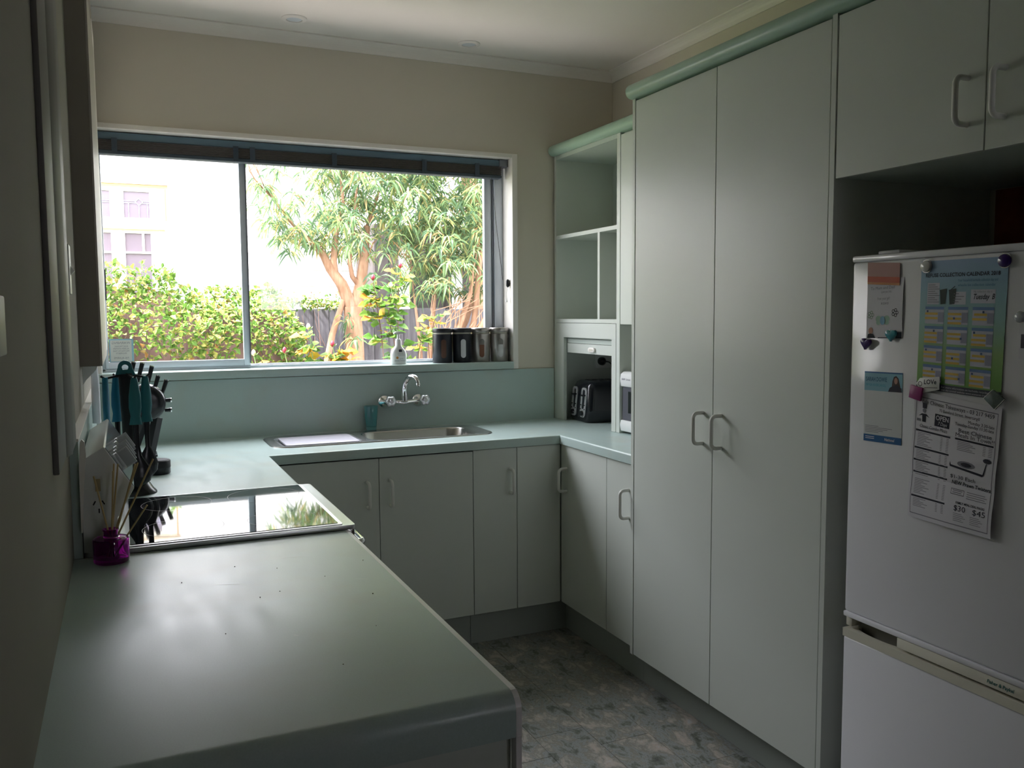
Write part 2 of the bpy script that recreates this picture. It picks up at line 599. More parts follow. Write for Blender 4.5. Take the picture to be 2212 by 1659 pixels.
# blind
bl = thing('roller_blind', (-0.9, 0.07, 2.19), 'dark blue venetian blind pulled right up at the top of the window', 'blind')
bx(LX0 + 0.004, LX1 - 0.020, 0.045, 0.085, 2.160, 2.190).build('headrail', m_blindrail, bl, bevel=0.003)
for i in range(9):
    z = 2.118 + i * 0.0046
    bx(LX0 + 0.012, LX1 - 0.034, 0.040 + 0.002 * (i % 2), 0.090, z, z + 0.0026).build('slat', m_blindslat, bl)
bx(LX0 + 0.010, LX1 - 0.032, 0.040, 0.092, 2.100, 2.116).build('bottom_rail', m_blind, bl, bevel=0.004)
for xx in (-1.74, -1.26, -1.19, -0.83, -0.40, -0.13):
    bx(xx - 0.011, xx + 0.011, 0.036, 0.042, 2.100, 2.166).build('ladder_tape', m_blind, bl)
bx(LX1 - 0.045, LX1 - 0.001, 0.036, 0.09, 2.158, 2.192).build('end_bracket', m_alu_d, bl, bevel=0.002)
MB().tube([(-0.055, 0.038, 2.10), (-0.030, 0.036, 1.85), (-0.002, 0.030, 1.60)], 0.0012, 6).build('cord', m_blackm, bl)
tag(MB().lathe([(0.004, -0.020), (0.009, -0.012), (0.009, 0.012), (0.004, 0.020)], (LX1 - 0.010, 0.028, 1.585), 12).build('cord_cleat', m_black), 'small black cord tassel against the white window reveal', 'cleat')
tag(MB().tube([(LX1 - 0.012, 0.028, 1.566), (LX1 - 0.018, 0.028, 1.535), (LX1 - 0.016, 0.028, 1.512)], 0.0011, 5).tube([(LX1 - 0.016, 0.028, 1.514), (LX1 - 0.017, 0.028, 1.492)], [0.0015, 0.006], 8).build('cord_pull', m_whitep), 'little white cord pull hanging under the black cleat', 'cord')

# alarm sticker, printed side outwards (reads mirrored from indoors)
def sticker():
    o = thing('alarm_sticker', (-1.745, 0.109, 1.285), 'square pale alarm warning sticker in lower left corner of the window glass', 'sticker')
    bx(-1.794, -1.698, 0.1096, 0.1106, 1.238, 1.337).build('backing', mat('sticker_blue', (0.30, 0.52, 0.62), 0.5), o)
    bx(-1.789, -1.706, 0.1090, 0.1096, 1.241, 1.331).build('face', mat('sticker_cream', (0.62, 0.64, 0.60), 0.5), o)
    T = MB()
    for body, sz, z in (('WARNING', 0.0150, 1.315), ('ELECTRONIC', 0.0090, 1.302), ('ALARM SYSTEM', 0.0090, 1.292), ('PROTECTS THIS', 0.0090, 1.282), ('PROPERTY', 0.0090, 1.272), ('FAI ALARMS', 0.0110, 1.252)):
        vs, fs = text_mesh(body, sz, align='CENTER')
        T.add([(-1.747 - v[0], 0.1087, z + v[1]) for v in vs], fs)
    T.build('lettering', m_inkg, o)
sticker()

# ------------------------------------------------------------------ worktops
def nosing_path(mb, path, prof):
    """sweep prof (inward offset positive, z) along an axis aligned polyline; left side is inward"""
    n = len(path)
    rings = []
    for i, p in enumerate(path):
        p = Vector((p[0], p[1]))
        ns = []
        if i > 0:
            d = (p - Vector(path[i - 1])).normalized(); ns.append(Vector((-d.y, d.x)))
        if i < n - 1:
            d = (Vector(path[i + 1]) - p).normalized(); ns.append(Vector((-d.y, d.x)))
        if len(ns) == 2:
            a = ns[0] + ns[1]
            off = a / (1 + ns[0].dot(ns[1]))
        else:
            off = ns[0]
        rings.append([(p.x + off.x * q[0], p.y + off.y * q[0], q[1]) for q in prof])
    m = len(prof)
    vs = [v for r in rings for v in r]
    fs = []
    for i in range(n - 1):
        for k in range(m):
            j = (k + 1) % m
            fs.append((i * m + k, i * m + j, (i + 1) * m + j, (i + 1) * m + k))
    mb.add(vs, fs, True)
    b = len(mb.v) - len(vs)
    mb.f.append(tuple(b + k for k in range(m))); mb.sm.append(False)
    mb.f.append(tuple(b + (n - 1) * m + k for k in range(m))); mb.sm.append(False)

ZB, ZT = 0.862, 0.900
XE = -1.245
e = 0.012
wt = thing('corner_worktop', (-0.6, -0.3, ZB), 'mint green speckled laminate worktop running round the sink corner to the tall cupboards', 'worktop')
s = MB()
SX0, SX1, SY0, SY1 = -1.185, -0.255, -0.400, -0.095
s.box(XL, XE - e, -1.258, -0.58 + e, ZB, ZT)
s.box(XL, XR, -0.58 + e, SY0, ZB, ZT)
s.box(XL, XR, SY1, -0.0, ZB, ZT)
s.box(XL, SX0, SY0, SY1, ZB, ZT)
s.box(SX1, XR, SY0, SY1, ZB, ZT)
s.box(0 + e, XR, -1.166, -0.58 + e, ZB, ZT)
s.build('top', m_bench, wt)
prof = [(e, ZT)]
for i in range(6):
    a = i / 5 * PI / 2
    prof.append((0.009 - 0.009 * math.sin(a), ZT - 0.009 + 0.009 * math.cos(a)))
prof += [(0, ZB - 0.001), (e, ZB - 0.001)]
s = MB()
nosing_path(s, [(XE, -1.258), (XE, -0.58), (0, -0.58), (0, -1.166)], prof)
s.build('rolled_edge', m_bench, wt)

# peninsula top with rolled near end
pt = thing('peninsula_worktop', (-1.55, -2.35, ZB), 'worn mint green worktop nearest the camera with rolled near edge', 'worktop')
poly = [(-1.842, ZT), (-2.842, ZT)]
for i in range(1, 7):
    a = i / 6 * PI / 2
    poly.append((-2.842 - 0.026 * math.sin(a), ZT - 0.026 + 0.026 * math.cos(a)))
poly += [(-2.868, 0.838), (-2.854, 0.838), (-2.854, ZB), (-1.842, ZB)]
MB().prism(poly, 'x', XL, XE - 0.009, smooth=True).build('top', m_bench, pt)
MB().prism(poly, 'x', XE - 0.0088, XE).build('edge_strip', m_edgew, pt, label='thin pale edging strip')
# crumbs, scratches and a stain on it
cr = MB()
for (cx_, cy_) in ((-1.50, -2.28), (-1.46, -2.26), (-1.36, -2.20), (-1.63, -2.12), (-1.34, -2.52), (-1.26, -2.12), (-1.58, -2.45), (-1.43, -2.66), (-1.44, -2.10), (-1.52, -2.05), (-1.30, -2.35)):
    r = random.uniform(0.0007, 0.0014)
    cr.lathe([(r, 0), (r * 0.6, r)], (cx_ - 0.02, cy_, ZT), 6)
o = cr.build('crumbs', mat('crumb', (0.08, 0.07, 0.05), 0.8)); tag(o, 'dark crumbs scattered on the peninsula worktop', 'crumbs', kind='stuff')

scr = MB()
for (x0, y0, x1, y1) in ((-1.46, -2.02, -1.37, -2.035), (-1.60, -2.16, -1.53, -2.185), (-1.33, -2.24, -1.30, -2.26), (-1.50, -2.50, -1.488, -2.512)):
    dx_, dy_ = x1 - x0, y1 - y0
    scr.add([(x0, y0, ZT + 0.0002), ((x0 + x1) / 2, (y0 + y1) / 2 - 0.001, ZT + 0.0002), (x1, y1, ZT + 0.0002), ((x0 + x1) / 2, (y0 + y1) / 2 + 0.0004, ZT + 0.0002)], [(0, 1, 2, 3)])
scr.build('scratches', mat('pale_scratch', (0.75, 0.75, 0.72), 0.5), pt)['kind'] = 'stuff'

# ------------------------------------------------------------------ cabinets
def handle(parent, face, pos, z0, z1, proj=0.040, r=0.0066):
    """D pull. face 'x' -> sticks out to -x at y=pos from plane x=parent_plane ; 'y' -> to -y"""
    plane = parent['plane']
    rc = 0.017
    pts = [(0, z0), (proj - rc, z0)]
    for i in range(1, 5):
        a = i / 5 * PI / 2
        pts.append((proj - rc + rc * math.sin(a), z0 + rc - rc * math.cos(a)))
    pts += [(proj, z0 + rc), (proj, z1 - rc)]
    for i in range(1, 5):
        a = i / 5 * PI / 2
        pts.append((proj - rc + rc * math.cos(a), z1 - rc + rc * math.sin(a)))
    pts += [(proj - rc, z1), (0, z1)]
    if face == 'x':
        P = [(plane - d, pos, z) for d, z in pts]
    else:
        P = [(pos, plane - d, z) for d, z in pts]
    return MB().tube(P, r, 10).build('handle', m_handle, parent)

def door(parent, face, plane, a0, a1, z0, z1, name='door', g=0.0013, th=0.016):
    a0, a1 = min(a0, a1), max(a0, a1)
    if face == 'x':
        o = bx(plane, plane + th, a0 + g, a1 - g, z0, z1).build(name, m_cab, parent, bevel=0.001, seg=1)
    else:
        o = bx(a0 + g, a1 - g, plane, plane + th, z0, z1).build(name, m_cab, parent, bevel=0.001, seg=1)
    o['plane'] = plane
    return o

DZ0, DZ1 = 0.146, 0.858
G = 'base cupboards under the mint worktop'
# sink cupboard
cb = thing('base_cupboard', (-0.82, -0.3, 0), 'pale grey-green two-door cupboard below the sink', 'cupboard', G)
bx(-1.225, -0.408, -0.552, -0.02, DZ0, 0.740).build('carcass', m_cabin, cb)
d = door(cb, 'y', -0.570, -1.225, -0.816, DZ0, DZ1 - 0.004); handle(d, 'y', -0.866, 0.660, 0.762)
d = door(cb, 'y', -0.570, -0.816, -0.408, DZ0, DZ1 - 0.004); handle(d, 'y', -0.772, 0.660, 0.762)
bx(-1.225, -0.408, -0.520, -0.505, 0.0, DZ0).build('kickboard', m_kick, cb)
# corner cupboard with hinged pair
cb = thing('corner_cupboard', (-0.1, -0.3, 0), 'pale corner cupboard with folding doors right of the sink cupboard', 'cupboard', G)
bx(-0.220, 0.60, -0.552, -0.02, DZ0, ZB - 0.001).build('carcass', m_cabin, cb)
d = door(cb, 'y', -0.570, -0.408, -0.204, DZ0, DZ1); handle(d, 'y', -0.236, 0.664, 0.766)
d = door(cb, 'y', -0.570, -0.204, 0.008, DZ0, DZ1)
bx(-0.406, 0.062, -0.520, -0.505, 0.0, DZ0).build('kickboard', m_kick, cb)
# right base cupboard
cb = thing('side_base_cupboard', (0.3, -0.85, 0), 'pale narrow base cupboard between the corner and tall pantry', 'cupboard', G)
bx(0.030, 0.60, -1.160, -0.556, DZ0, ZB - 0.001).build('carcass', m_cabin, cb)
d = door(cb, 'x', 0.010, -0.968, -0.572, DZ0, DZ1); handle(d, 'x', -0.628, 0.657, 0.757)
d = door(cb, 'x', 0.010, -1.164, -0.968, DZ0, DZ1); handle(d, 'x', -1.136, 0.648, 0.756)
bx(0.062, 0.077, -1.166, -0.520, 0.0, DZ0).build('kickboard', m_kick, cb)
# cupboard between range and sink run (mostly hidden)
cb = thing('left_base_cupboard', (-1.55, -0.9, 0), 'pale base cupboard under the worktop beyond the stove', 'cupboard', G)
bx(XL + 0.005, -1.27, -1.250, -0.02, 0.146, ZB - 0.001).build('carcass', m_cabin, cb)
d = door(cb, 'x', -1.2695, -1.250, -0.575, DZ0, DZ1)
bx(-1.34, -1.325, -1.250, -0.51, 0, 0.146).build('kickboard', m_kick, cb)
# peninsula cupboard
cb = thing('peninsula_cupboard', (-1.55, -2.3, 0), 'end cupboard under the peninsula worktop, dark end panel towards camera', 'cupboard', G)
bx(XL + 0.005, -1.272, -2.815, -1.848, 0.146, ZB - 0.001).build('carcass', m_cabin, cb)
bx(XL + 0.003, -1.2545, -2.850, -2.816, 0.0, 0.8375).build('end_panel', m_cab, cb)
for a, b_ in ((-2.814, -2.34), (-2.34, -1.848)):
    bx(-1.271, -1.255, a + 0.002, b_ - 0.002, DZ0, DZ1).build('door', m_cab, cb)
bx(-1.254, -1.2455, -2.868, -2.850, 0.0, 0.8375).build('corner_edge', m_edgew, cb)
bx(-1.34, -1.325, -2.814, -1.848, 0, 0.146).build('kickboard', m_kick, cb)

# ------------------------------------------------------------------ tall open shelf tower with roller-door garage
XT = 0.265
tw = thing('shelf_tower', (0.43, -0.3, 0.9), 'pale green open shelf tower with roller-door appliance nook beside the window', 'shelf unit')
s = MB()
s.box(XT, 0.604, -0.032, -0.013, 0.901, 2.215)
s.build('side_panel', m_cab, tw)
bx(XT, 0.604, -0.644, -0.616, 0.901, 2.215).build('side_panel', m_cab, tw)
bx(0.592, 0.604, -0.616, -0.032, 0.901, 2.215).build('back_panel', m_cabin, tw)
bx(XT, 0.592, -0.616, -0.032, 2.195, 2.215).build('top_panel', m_cabin, tw)
bx(XT + 0.001, 0.592, -0.616, -0.032, 1.803, 1.821).build('shelf', m_cab, tw)
bx(XT, 0.592, -0.616, -0.032, 1.388, 1.406).build('shelf', m_cab, tw)
bx(XT + 0.001, 0.592, -0.465, -0.446, 1.406, 1.803).build('divider', m_cab, tw)
s = MB()
s.box(XT - 0.001, XT + 0.016, -0.613, -0.035, 1.316, 1.386)
s.box(XT - 0.001, XT + 0.016, -0.113, -0.035, 0.901, 1.316)
s.box(XT - 0.001, XT + 0.016, -0.613, -0.577, 0.901, 1.316)
s.build('door_frame', m_cab, tw)
rd = bx(XT + 0.020, XT + 0.030, -0.577, -0.113, 1.240, 1.286).build('roller_door', m_cab, tw)
for i in range(2):
    bx(XT + 0.022 + 0.004 * i, XT + 0.032 + 0.004 * i, -0.577, -0.113, 1.288 + i * 0.022, 1.308 + i * 0.022).build('door_slat', m_cabin, rd)
hm = MB()
hp = []
for i in range(16):
    a = 2 * PI * i / 16
    hp.append((-0.367 + 0.030 * math.copysign(abs(math.cos(a)) ** 0.6, math.cos(a)), 1.260 + 0.012 * math.copysign(abs(math.sin(a)) ** 0.6, math.sin(a))))
hm.prism(hp, 'x', XT + 0.010, XT + 0.020)
hm.build('door_pull', m_trim, rd, bevel=0.003)
hm = MB()
hm.prism([(-0.367 + (p[0] + 0.367) * 0.6, 1.260 + (p[1] - 1.260) * 0.45) for p in hp], 'x', XT + 0.0092, XT + 0.0101)
hm.build('pull_recess', m_fridge2, rd)
# grey lining inside the nook
bx(0.586, 0.591, -0.615, -0.033, 0.902, 1.387).build('nook_lining', mat('nook_lining', (0.55, 0.51, 0.53), 0.6), tw)
# wall cupboard above the microwave
wc = thing('wall_cupboard', (0.43, -0.9, 1.38), 'pale narrow wall cupboard above the microwave, next to open shelves', 'cupboard')
bx(XT + 0.018, 0.604, -1.166, -0.646, 1.383, 2.215).build('carcass', m_cabin, wc)
door(wc, 'x', XT, -1.165, -0.647, 1.384, 2.205)
# green cornice mouldings along cupboard tops
def moulding(mb, plane, y0, y1, z):
    p = []
    for i in range(11):
        a = -PI / 2 + i / 10 * PI * 1.05
        p.append((plane - 0.006 - 0.026 * math.cos(a), z + 0.026 + 0.026 * math.sin(a)))
    p += [(plane + 0.03, z + 0.052), (plane + 0.03, z - 0.001)]
    mb.prism(p, 'y', y0, y1, smooth=True)
mo = MB(); moulding(mo, XT, -1.163, -0.008, 2.216)
tag(mo.build('shelf_cornice', m_green), 'rounded mint green cornice strip on top of the open shelf tower', 'moulding')
mo = MB(); moulding(mo, 0.0, -3.0, -1.166 - 0.0, 2.212)
tag(mo.build('pantry_cornice', m_green), 'long rounded mint green cornice above the pantry and fridge cupboards', 'moulding')

# ------------------------------------------------------------------ pantry
pa = thing('pantry_cupboard', (0.3, -1.66, 0), 'tall pale grey-green two-door pantry cupboard beside the fridge', 'cupboard')
bx(-0.001, 0.604, -1.185, -1.167, 0.126, 2.212).build('side_panel', m_cab, pa)
bx(-0.001, 0.604, -2.165, -2.148, 0.0, 2.212).build('side_panel', m_cab, pa)
bx(0.020, 0.604, -2.147, -1.186, 0.128, 2.205).build('carcass', m_cabin, pa)
d = door(pa, 'x', 0.0, -1.660, -1.187, 0.128, 2.2045); handle(d, 'x', -1.609, 1.002, 1.104)
d = door(pa, 'x', 0.0, -2.146, -1.660, 0.128, 2.2045); handle(d, 'x', -1.705, 1.000, 1.104)
bx(0.062, 0.077, -2.147, -1.167, 0.0, 0.127).build('kickboard', m_kick, pa)
# cupboard over fridge
oc = thing('overhead_cupboard', (0.3, -2.6, 1.787), 'two-door overhead cupboard above the fridge', 'cupboard')
bx(0.020, 0.604, -3.04, -2.166, 1.787, 2.212).build('carcass', m_cabin, oc)
d = door(oc, 'x', 0.0, -2.603, -2.168, 1.785, 2.2045); handle(d, 'x', -2.558, 1.848, 1.950)
d = door(oc, 'x', 0.0, -3.038, -2.603, 1.785, 2.2045); handle(d, 'x', -2.648, 1.848, 1.950)
# alcove side panel (outside view)
tag(bx(0.02, 0.604, -3.06, -3.042, 0, 2.212).build('alcove_panel', m_cab), 'pale end panel on the far side of the fridge alcove', 'panel')
tag(bx(0.575, 0.604, -3.03, -2.205, 1.0, 1.78).build('wooden_board', m_wood), 'dark reddish wooden board behind the fridge, in the shaded alcove', 'board')

# ------------------------------------------------------------------ fridge
fr = thing('fridge_freezer', (0.3, -2.58, 0), 'white fridge freezer covered in papers and magnets', 'fridge')
FY0, FY1 = -2.93, -2.236
bx(0.055, 0.570, FY0 + 0.012, FY1 - 0.006, 0.03, 1.580).build('body', m_fridge, fr, bevel=0.006)
bx(0.0, 0.052, FY0, FY1, 0.635, 1.560).build('upper_door', m_fridge, fr, bevel=0.008, seg=3)
bx(-0.002, 0.052, FY0, FY1, 1.560, 1.577).build('door_top_cap', m_fridge, fr, bevel=0.005)
bx(-0.002, 0.052, FY0, FY1, 0.621, 0.635).build('door_bottom_cap', m_fridge, fr, bevel=0.003)
lo_d = bx(0.0, 0.052, FY0, FY1, 0.06, 0.566).build('lower_door', m_fridge, fr, bevel=0.006, seg=3)
s = MB()
N = 24
poly_t = [(-0.002, FY1), (-0.002, FY0), (0.052, FY0), (0.052, FY1 - 0.185)]
for i in range(N + 1):
    a = i / N
    poly_t.append((0.012 + 0.012 * (abs(2 * a - 1) ** 2.5) + (0.0), FY1 - 0.178 + a * 0.148))
poly_t += [(0.052, FY1 - 0.022), (0.052, FY1)]
s.prism(poly_t, 'z', 0.566, 0.588)
s.build('lower_door_trim', m_fridge2, fr)
bx(0.004, 0.05, FY1 - 0.190, FY1 - 0.016, 0.5662, 0.572).build('grip_recess', m_fshadow, fr)
bx(0.040, 0.055, FY0 + 0.01, FY1 - 0.014, 0.560, 0.640).build('gasket', m_fshadow, fr)
bx(0.008, 0.052, FY1 - 0.022, FY1 - 0.001, 0.594, 0.620).build('hinge_block', m_fridge2, fr, bevel=0.003)
tp = bx(0.0, 0.040, FY0, FY1 - 0.176, 0.595, 0.620).build('control_strip', m_fridge2, fr, bevel=0.001)
T = MB()
vs, fs = text_mesh('Fisher & Paykel', 0.0135, bold=True, shear=0.15)
T.add([(-0.0004, -2.660 - v[0] * 0.78, 0.6028 + v[1] * 0.9) for v in vs], fs)
T.build('lettering', mat('teal_ink', (0.0, 0.10, 0.09), 0.5), fr)
bx(0.0, 0.04, FY0 + 0.02, FY1 - 0.02, 0.0, 0.055).build('grille', m_fridge2, fr)
bx(0.060, 0.20, -2.33, -2.262, 1.5800, 1.590).build('hinge_cover', m_fridge, fr, bevel=0.004)

# ------------------------------------------------------------------ papers on the fridge
class Sheet:
    """corners TL,TR,BR,BL as (y,z); s to the right, t downwards"""
    def __init__(s, c, off=0.0012, bulge=None):
        s.c = c
        s.off = off
        s.bulge = bulge or (lambda a, b: 0.0)

    def P(s, a, b, lift=0.0):
        tl, tr, br, bl_ = s.c
        y = (1 - a) * (1 - b) * tl[0] + a * (1 - b) * tr[0] + a * b * br[0] + (1 - a) * b * bl_[0]
        z = (1 - a) * (1 - b) * tl[1] + a * (1 - b) * tr[1] + a * b * br[1] + (1 - a) * b * bl_[1]
        return (-(s.off + s.bulge(a, b) + lift), y, z)

    def page(s, name, material, parent, nx=12, ny=12):
        vs, fs = [], []
        for L in (0.0, 0.0005):
            for j in range(ny + 1):
                for i in range(nx + 1):
                    vs.append(s.P(i / nx, j / ny, L))
        W_ = nx + 1
        o_ = W_ * (ny + 1)
        for j in range(ny):
            for i in range(nx):
                k = j * W_ + i
                fs.append((k, k + 1, k + 1 + W_, k + W_))
                fs.append((o_ + k, o_ + k + W_, o_ + k + 1 + W_, o_ + k + 1))
        for i in range(nx):
            fs.append((i, i + 1, o_ + i + 1, o_ + i)); k = ny * W_ + i
            fs.append((k, k + 1, o_ + k + 1, o_ + k))
        for j in range(ny):
            k = j * W_
            fs.append((k, k + W_, o_ + k + W_, o_ + k)); k += nx
            fs.append((k, k + W_, o_ + k + W_, o_ + k))
        return MB().add(vs, fs, False).build(name, material, parent)

    def rect(s, mb, a0, a1, b0, b1, lift=0.0008, n=1, m=1):
        n = max(n, int((a1 - a0) * 12) + 1)
        m = max(m, int((b1 - b0) * 12) + 1)
        vs = [s.P(a0 + (a1 - a0) * i / n, b0 + (b1 - b0) * j / m, lift) for j in range(m + 1) for i in range(n + 1)]
        fs = [(j * (n + 1) + i, j * (n + 1) + i + 1, (j + 1) * (n + 1) + i + 1, (j + 1) * (n + 1) + i) for j in range(m) for i in range(n)]
        mb.add(vs, fs)

    def poly(s, mb, pts, lift=0.0008):
        mb.add([s.P(a, b, lift) for a, b in pts], [tuple(range(len(pts)))])

    def text(s, mb, body, a, b, h, wmax=None, asp=1.0, bold=False, align='LEFT', shear=0.0, lift=0.0010):
        """h: letter size as fraction of height; asp: page width / height"""
        vs, fs = text_mesh(body, 1.0, bold=bold, align=align, shear=shear)
        if not vs:
            return
        sx = h / asp
        w_ = max(v[0] for v in vs) - min(v[0] for v in vs)
        if wmax:
            sx = wmax / w_
        mb.add([s.P(a + v[0] * sx, b - v[1] * h, lift) for v in vs], fs)

def wedge(c, r, a0, a1, n=10, asp=1.0):
    return [(c[0] + r * math.cos(a0 + (a1 - a0) * i / n) / asp, c[1] + r * math.sin(a0 + (a1 - a0) * i / n)) for i in range(n + 1)]

m_pwhite = mat('print_white', (0.52, 0.53, 0.60), 0.6)
m_pblue = mat('print_blue', (0.12, 0.22, 0.42), 0.6)
m_pgrey = mat('print_grey', (0.28, 0.29, 0.38), 0.6)
m_pyel = mat('print_yellow', (0.62, 0.42, 0.06), 0.6)
m_pnavy = mat('print_navy', (0.04, 0.08, 0.20), 0.6)

def paper_items():
    # --- calendar
    cal = thing('collection_calendar', (0, -2.56, 1.4), 'blue and green refuse collection calendar sheet with yellow month tables on fridge', 'calendar')
    S = Sheet([(-2.452, 1.551), (-2.674, 1.550), (-2.668, 1.240), (-2.448, 1.250)], 0.0012, lambda a, b: 0.002 * math.sin(a * PI) + 0.004 * max(0, a - 0.8) * b)
    mg = bpy.data.materials.new('calendar_print')
    mg.use_nodes = True
    nt = mg.node_tree
    b = nt.nodes['Principled BSDF']
    b.inputs['Roughness'].default_value = 0.5
    tcn = nt.nodes.new('ShaderNodeTexCoord'); sp = nt.nodes.new('ShaderNodeSeparateXYZ')
    mr_ = nt.nodes.new('ShaderNodeMapRange'); mr_.inputs['From Min'].default_value = 1.245; mr_.inputs['From Max'].default_value = 1.551
    rp = nt.nodes.new('ShaderNodeValToRGB')
    stops = [(0.0, (0.10, 0.26, 0.03)), (0.12, (0.14, 0.34, 0.05)), (0.30, (0.24, 0.40, 0.13)), (0.55, (0.25, 0.44, 0.42)), (0.85, (0.22, 0.38, 0.50)), (1.0, (0.26, 0.38, 0.56))]
    rp.color_ramp.elements[0].position = 0; rp.color_ramp.elements[0].color = stops[0][1] + (1,)
    rp.color_ramp.elements[1].position = 1; rp.color_ramp.elements[1].color = stops[-1][1] + (1,)
    for p_, c_ in stops[1:-1]:
        e_ = rp.color_ramp.elements.new(p_); e_.color = c_ + (1,)
    nt.links.new(tcn.outputs['Object'], sp.inputs[0]); nt.links.new(sp.outputs['Z'], mr_.inputs['Value'])
    nt.links.new(mr_.outputs[0], rp.inputs[0]); nt.links.new(rp.outputs[0], b.inputs['Base Color'])
    S.page('page', mg, cal)
    A = 0.222 / 0.305
    T = MB()
    S.text(T, 'REFUSE COLLECTION CALENDAR 2018', 0.06, 0.125, 0.040, wmax=0.86, asp=A, bold=True)
    T.build('heading', m_ink, cal)
    T = MB()
    S.text(T, 'Your household kerbside collection day and', 0.46, 0.165, 0.028, wmax=0.44, asp=A)
    S.text(T, 'wheelie bin collection calendar', 0.46, 0.200, 0.028, wmax=0.42, asp=A)
    T.build('subheading', mat('ink_blue', (0.04, 0.14, 0.26), 0.7), cal)
    m_bin = mat('ink_bin', (0.02, 0.035, 0.03), 0.6)
    for a0, tilt in ((0.25, 0), (0.36, 1)):
        bins = MB()
        S.poly(bins, [(a0 - 0.005, 0.225), (a0 + 0.085, 0.215), (a0 + 0.085, 0.235), (a0 + 0.072, 0.330), (a0 + 0.012, 0.335), (a0, 0.240)], 0.0012)
        if tilt:
            S.poly(bins, [(0.36, 0.232), (0.43, 0.195), (0.43, 0.203), (0.375, 0.232)], 0.0012)
        bins.build('bin_picture', m_bin, cal)
    T = MB()
    for j in range(9):
        S.rect(T, 0.10, 0.10 + 0.09 + 0.03 * ((j * 7) % 3), 0.182 + j * 0.0165, 0.187 + j * 0.0165, 0.0012)
    for j in range(4):
        S.rect(T, 0.42, 0.48 + 0.03 * ((j * 5) % 3), 0.252 + j * 0.02, 0.258 + j * 0.02, 0.0012)
    S.text(T, 'My collection day is', 0.645, 0.247, 0.020, wmax=0.20, asp=A)
    T.build('small_print', m_inkg, cal)['kind'] = 'stuff'
    T = MB()
    S.text(T, 'Tuesday  B', 0.64, 0.295, 0.055, wmax=0.23, asp=A, shear=0.3, bold=True)
    T.build('handwriting', m_ink, cal)
    for nm_, args_ in (('bin_list_box', (0.09, 0.24, 0.17, 0.335)), ('bin_note_box', (0.40, 0.56, 0.24, 0.335)), ('collection_day_box', (0.615, 0.885, 0.225, 0.325))):
        q_ = MB(); S.rect(q_, *args_); q_.build(nm_, m_pwhite, cal)
    for r in range(4):
        for c_ in range(3):
            a0 = 0.075 + c_ * 0.285
            b0 = 0.352 + r * 0.150
            q_ = MB(); S.rect(q_, a0, a0 + 0.235, b0, b0 + 0.132)
            mo_ = q_.build('month_table', m_pwhite, cal)
            q_ = MB(); S.rect(q_, a0, a0 + 0.235, b0, b0 + 0.022, 0.0012); q_.build('month_heading', m_pblue, mo_)
            q_ = MB(); S.rect(q_, a0 + 0.165, a0 + 0.235, b0 + 0.042, b0 + 0.118, 0.0012); q_.build('weekend_column', m_pgrey, mo_)
            for k_ in range(2 + (r + c_) % 2):
                bb = b0 + 0.046 + k_ * 0.034
                if bb < b0 + 0.124:
                    q_ = MB(); S.rect(q_, a0 + (0.02 if k_ == 0 and c_ == 2 else 0.0), a0 + 0.160, bb, bb + 0.017, 0.0014); q_.build('yellow_row', m_pyel, mo_)
            q = a0 + 0.02 + 0.045 * ((r * 2 + c_) % 4)
            q_ = MB(); S.rect(q_, q, q + 0.022, b0 + 0.028 + 0.05 * (c_ == 1), b0 + 0.044 + 0.05 * (c_ == 1), 0.0016); q_.build('marked_day', m_pnavy, mo_)
    fb = MB(); S.rect(fb, 0.0, 1.0, 0.945, 1.0, 0.0012); fb.build('footer_band', mat('print_black', (0.03, 0.035, 0.05), 0.6), cal)
    T = MB()
    S.text(T, 'For more information on kerbside recycling', 0.32, 0.970, 0.020, wmax=0.55, asp=A, lift=0.0016)
    S.text(T, 'visit the council website www.wastenet.org.nz', 0.32, 0.992, 0.020, wmax=0.55, asp=A, lift=0.0016)
    T.build('footer_text', m_paper, cal)

    # --- takeaway menu
    me_ = thing('takeaway_menu', (0, -2.55, 1.09), 'folded white takeaway menu sheet hanging under the calendar on fridge', 'menu')
    def mb_(a, b):
        return 0.0035 + 0.004 * abs(math.sin(b * PI * 3)) * b + 0.003 * (1 - abs(2 * a - 1)) + 0.006 * b * a
    S = Sheet([(-2.446, 1.247), (-2.674, 1.222), (-2.662, 0.931), (-2.436, 0.936)], 0.0, mb_)
    S.page('page', m_paper, me_, 14, 20)
    A = 0.226 / 0.30
    T, Tg, B_, W2 = MB(), MB(), MB(), MB()
    for (a0, a1, b0, b1) in ((0.03, 0.97, 0.045, 0.052), (0.03, 0.97, 0.960, 0.967), (0.03, 0.037, 0.045, 0.967), (0.963, 0.97, 0.045, 0.967)):
        S.rect(Tg, a0, a1, b0, b1)
    S.text(T, 'dale Chinese Takeaways - 03 217 9459', 0.10, 0.092, 0.045, wmax=0.83, asp=A)
    S.text(T, '70 Bamford Street, Invercargill', 0.32, 0.130, 0.034, wmax=0.46, asp=A)
    q_ = MB(); S.rect(q_, 0.275, 0.455, 0.150, 0.245); q_.build('open_sign', m_ink, me_)
    S.text(W2, 'OPEN', 0.288, 0.196, 0.052, wmax=0.155, asp=A, bold=True, lift=0.0014)
    S.text(W2, '7 Days', 0.315, 0.233, 0.038, wmax=0.11, asp=A, shear=0.3, lift=0.0014)
    S.text(T, 'Monday 3:30-late', 0.66, 0.170, 0.034, wmax=0.28, asp=A)
    S.text(T, 'Tuesday-Sunday 11:30-late', 0.52, 0.200, 0.034, wmax=0.42, asp=A)
    S.text(T, 'Best Chinese', 0.56, 0.250, 0.045, wmax=0.36, asp=A)
    S.text(T, 'Meals In Town!!', 0.53, 0.285, 0.045, wmax=0.42, asp=A)
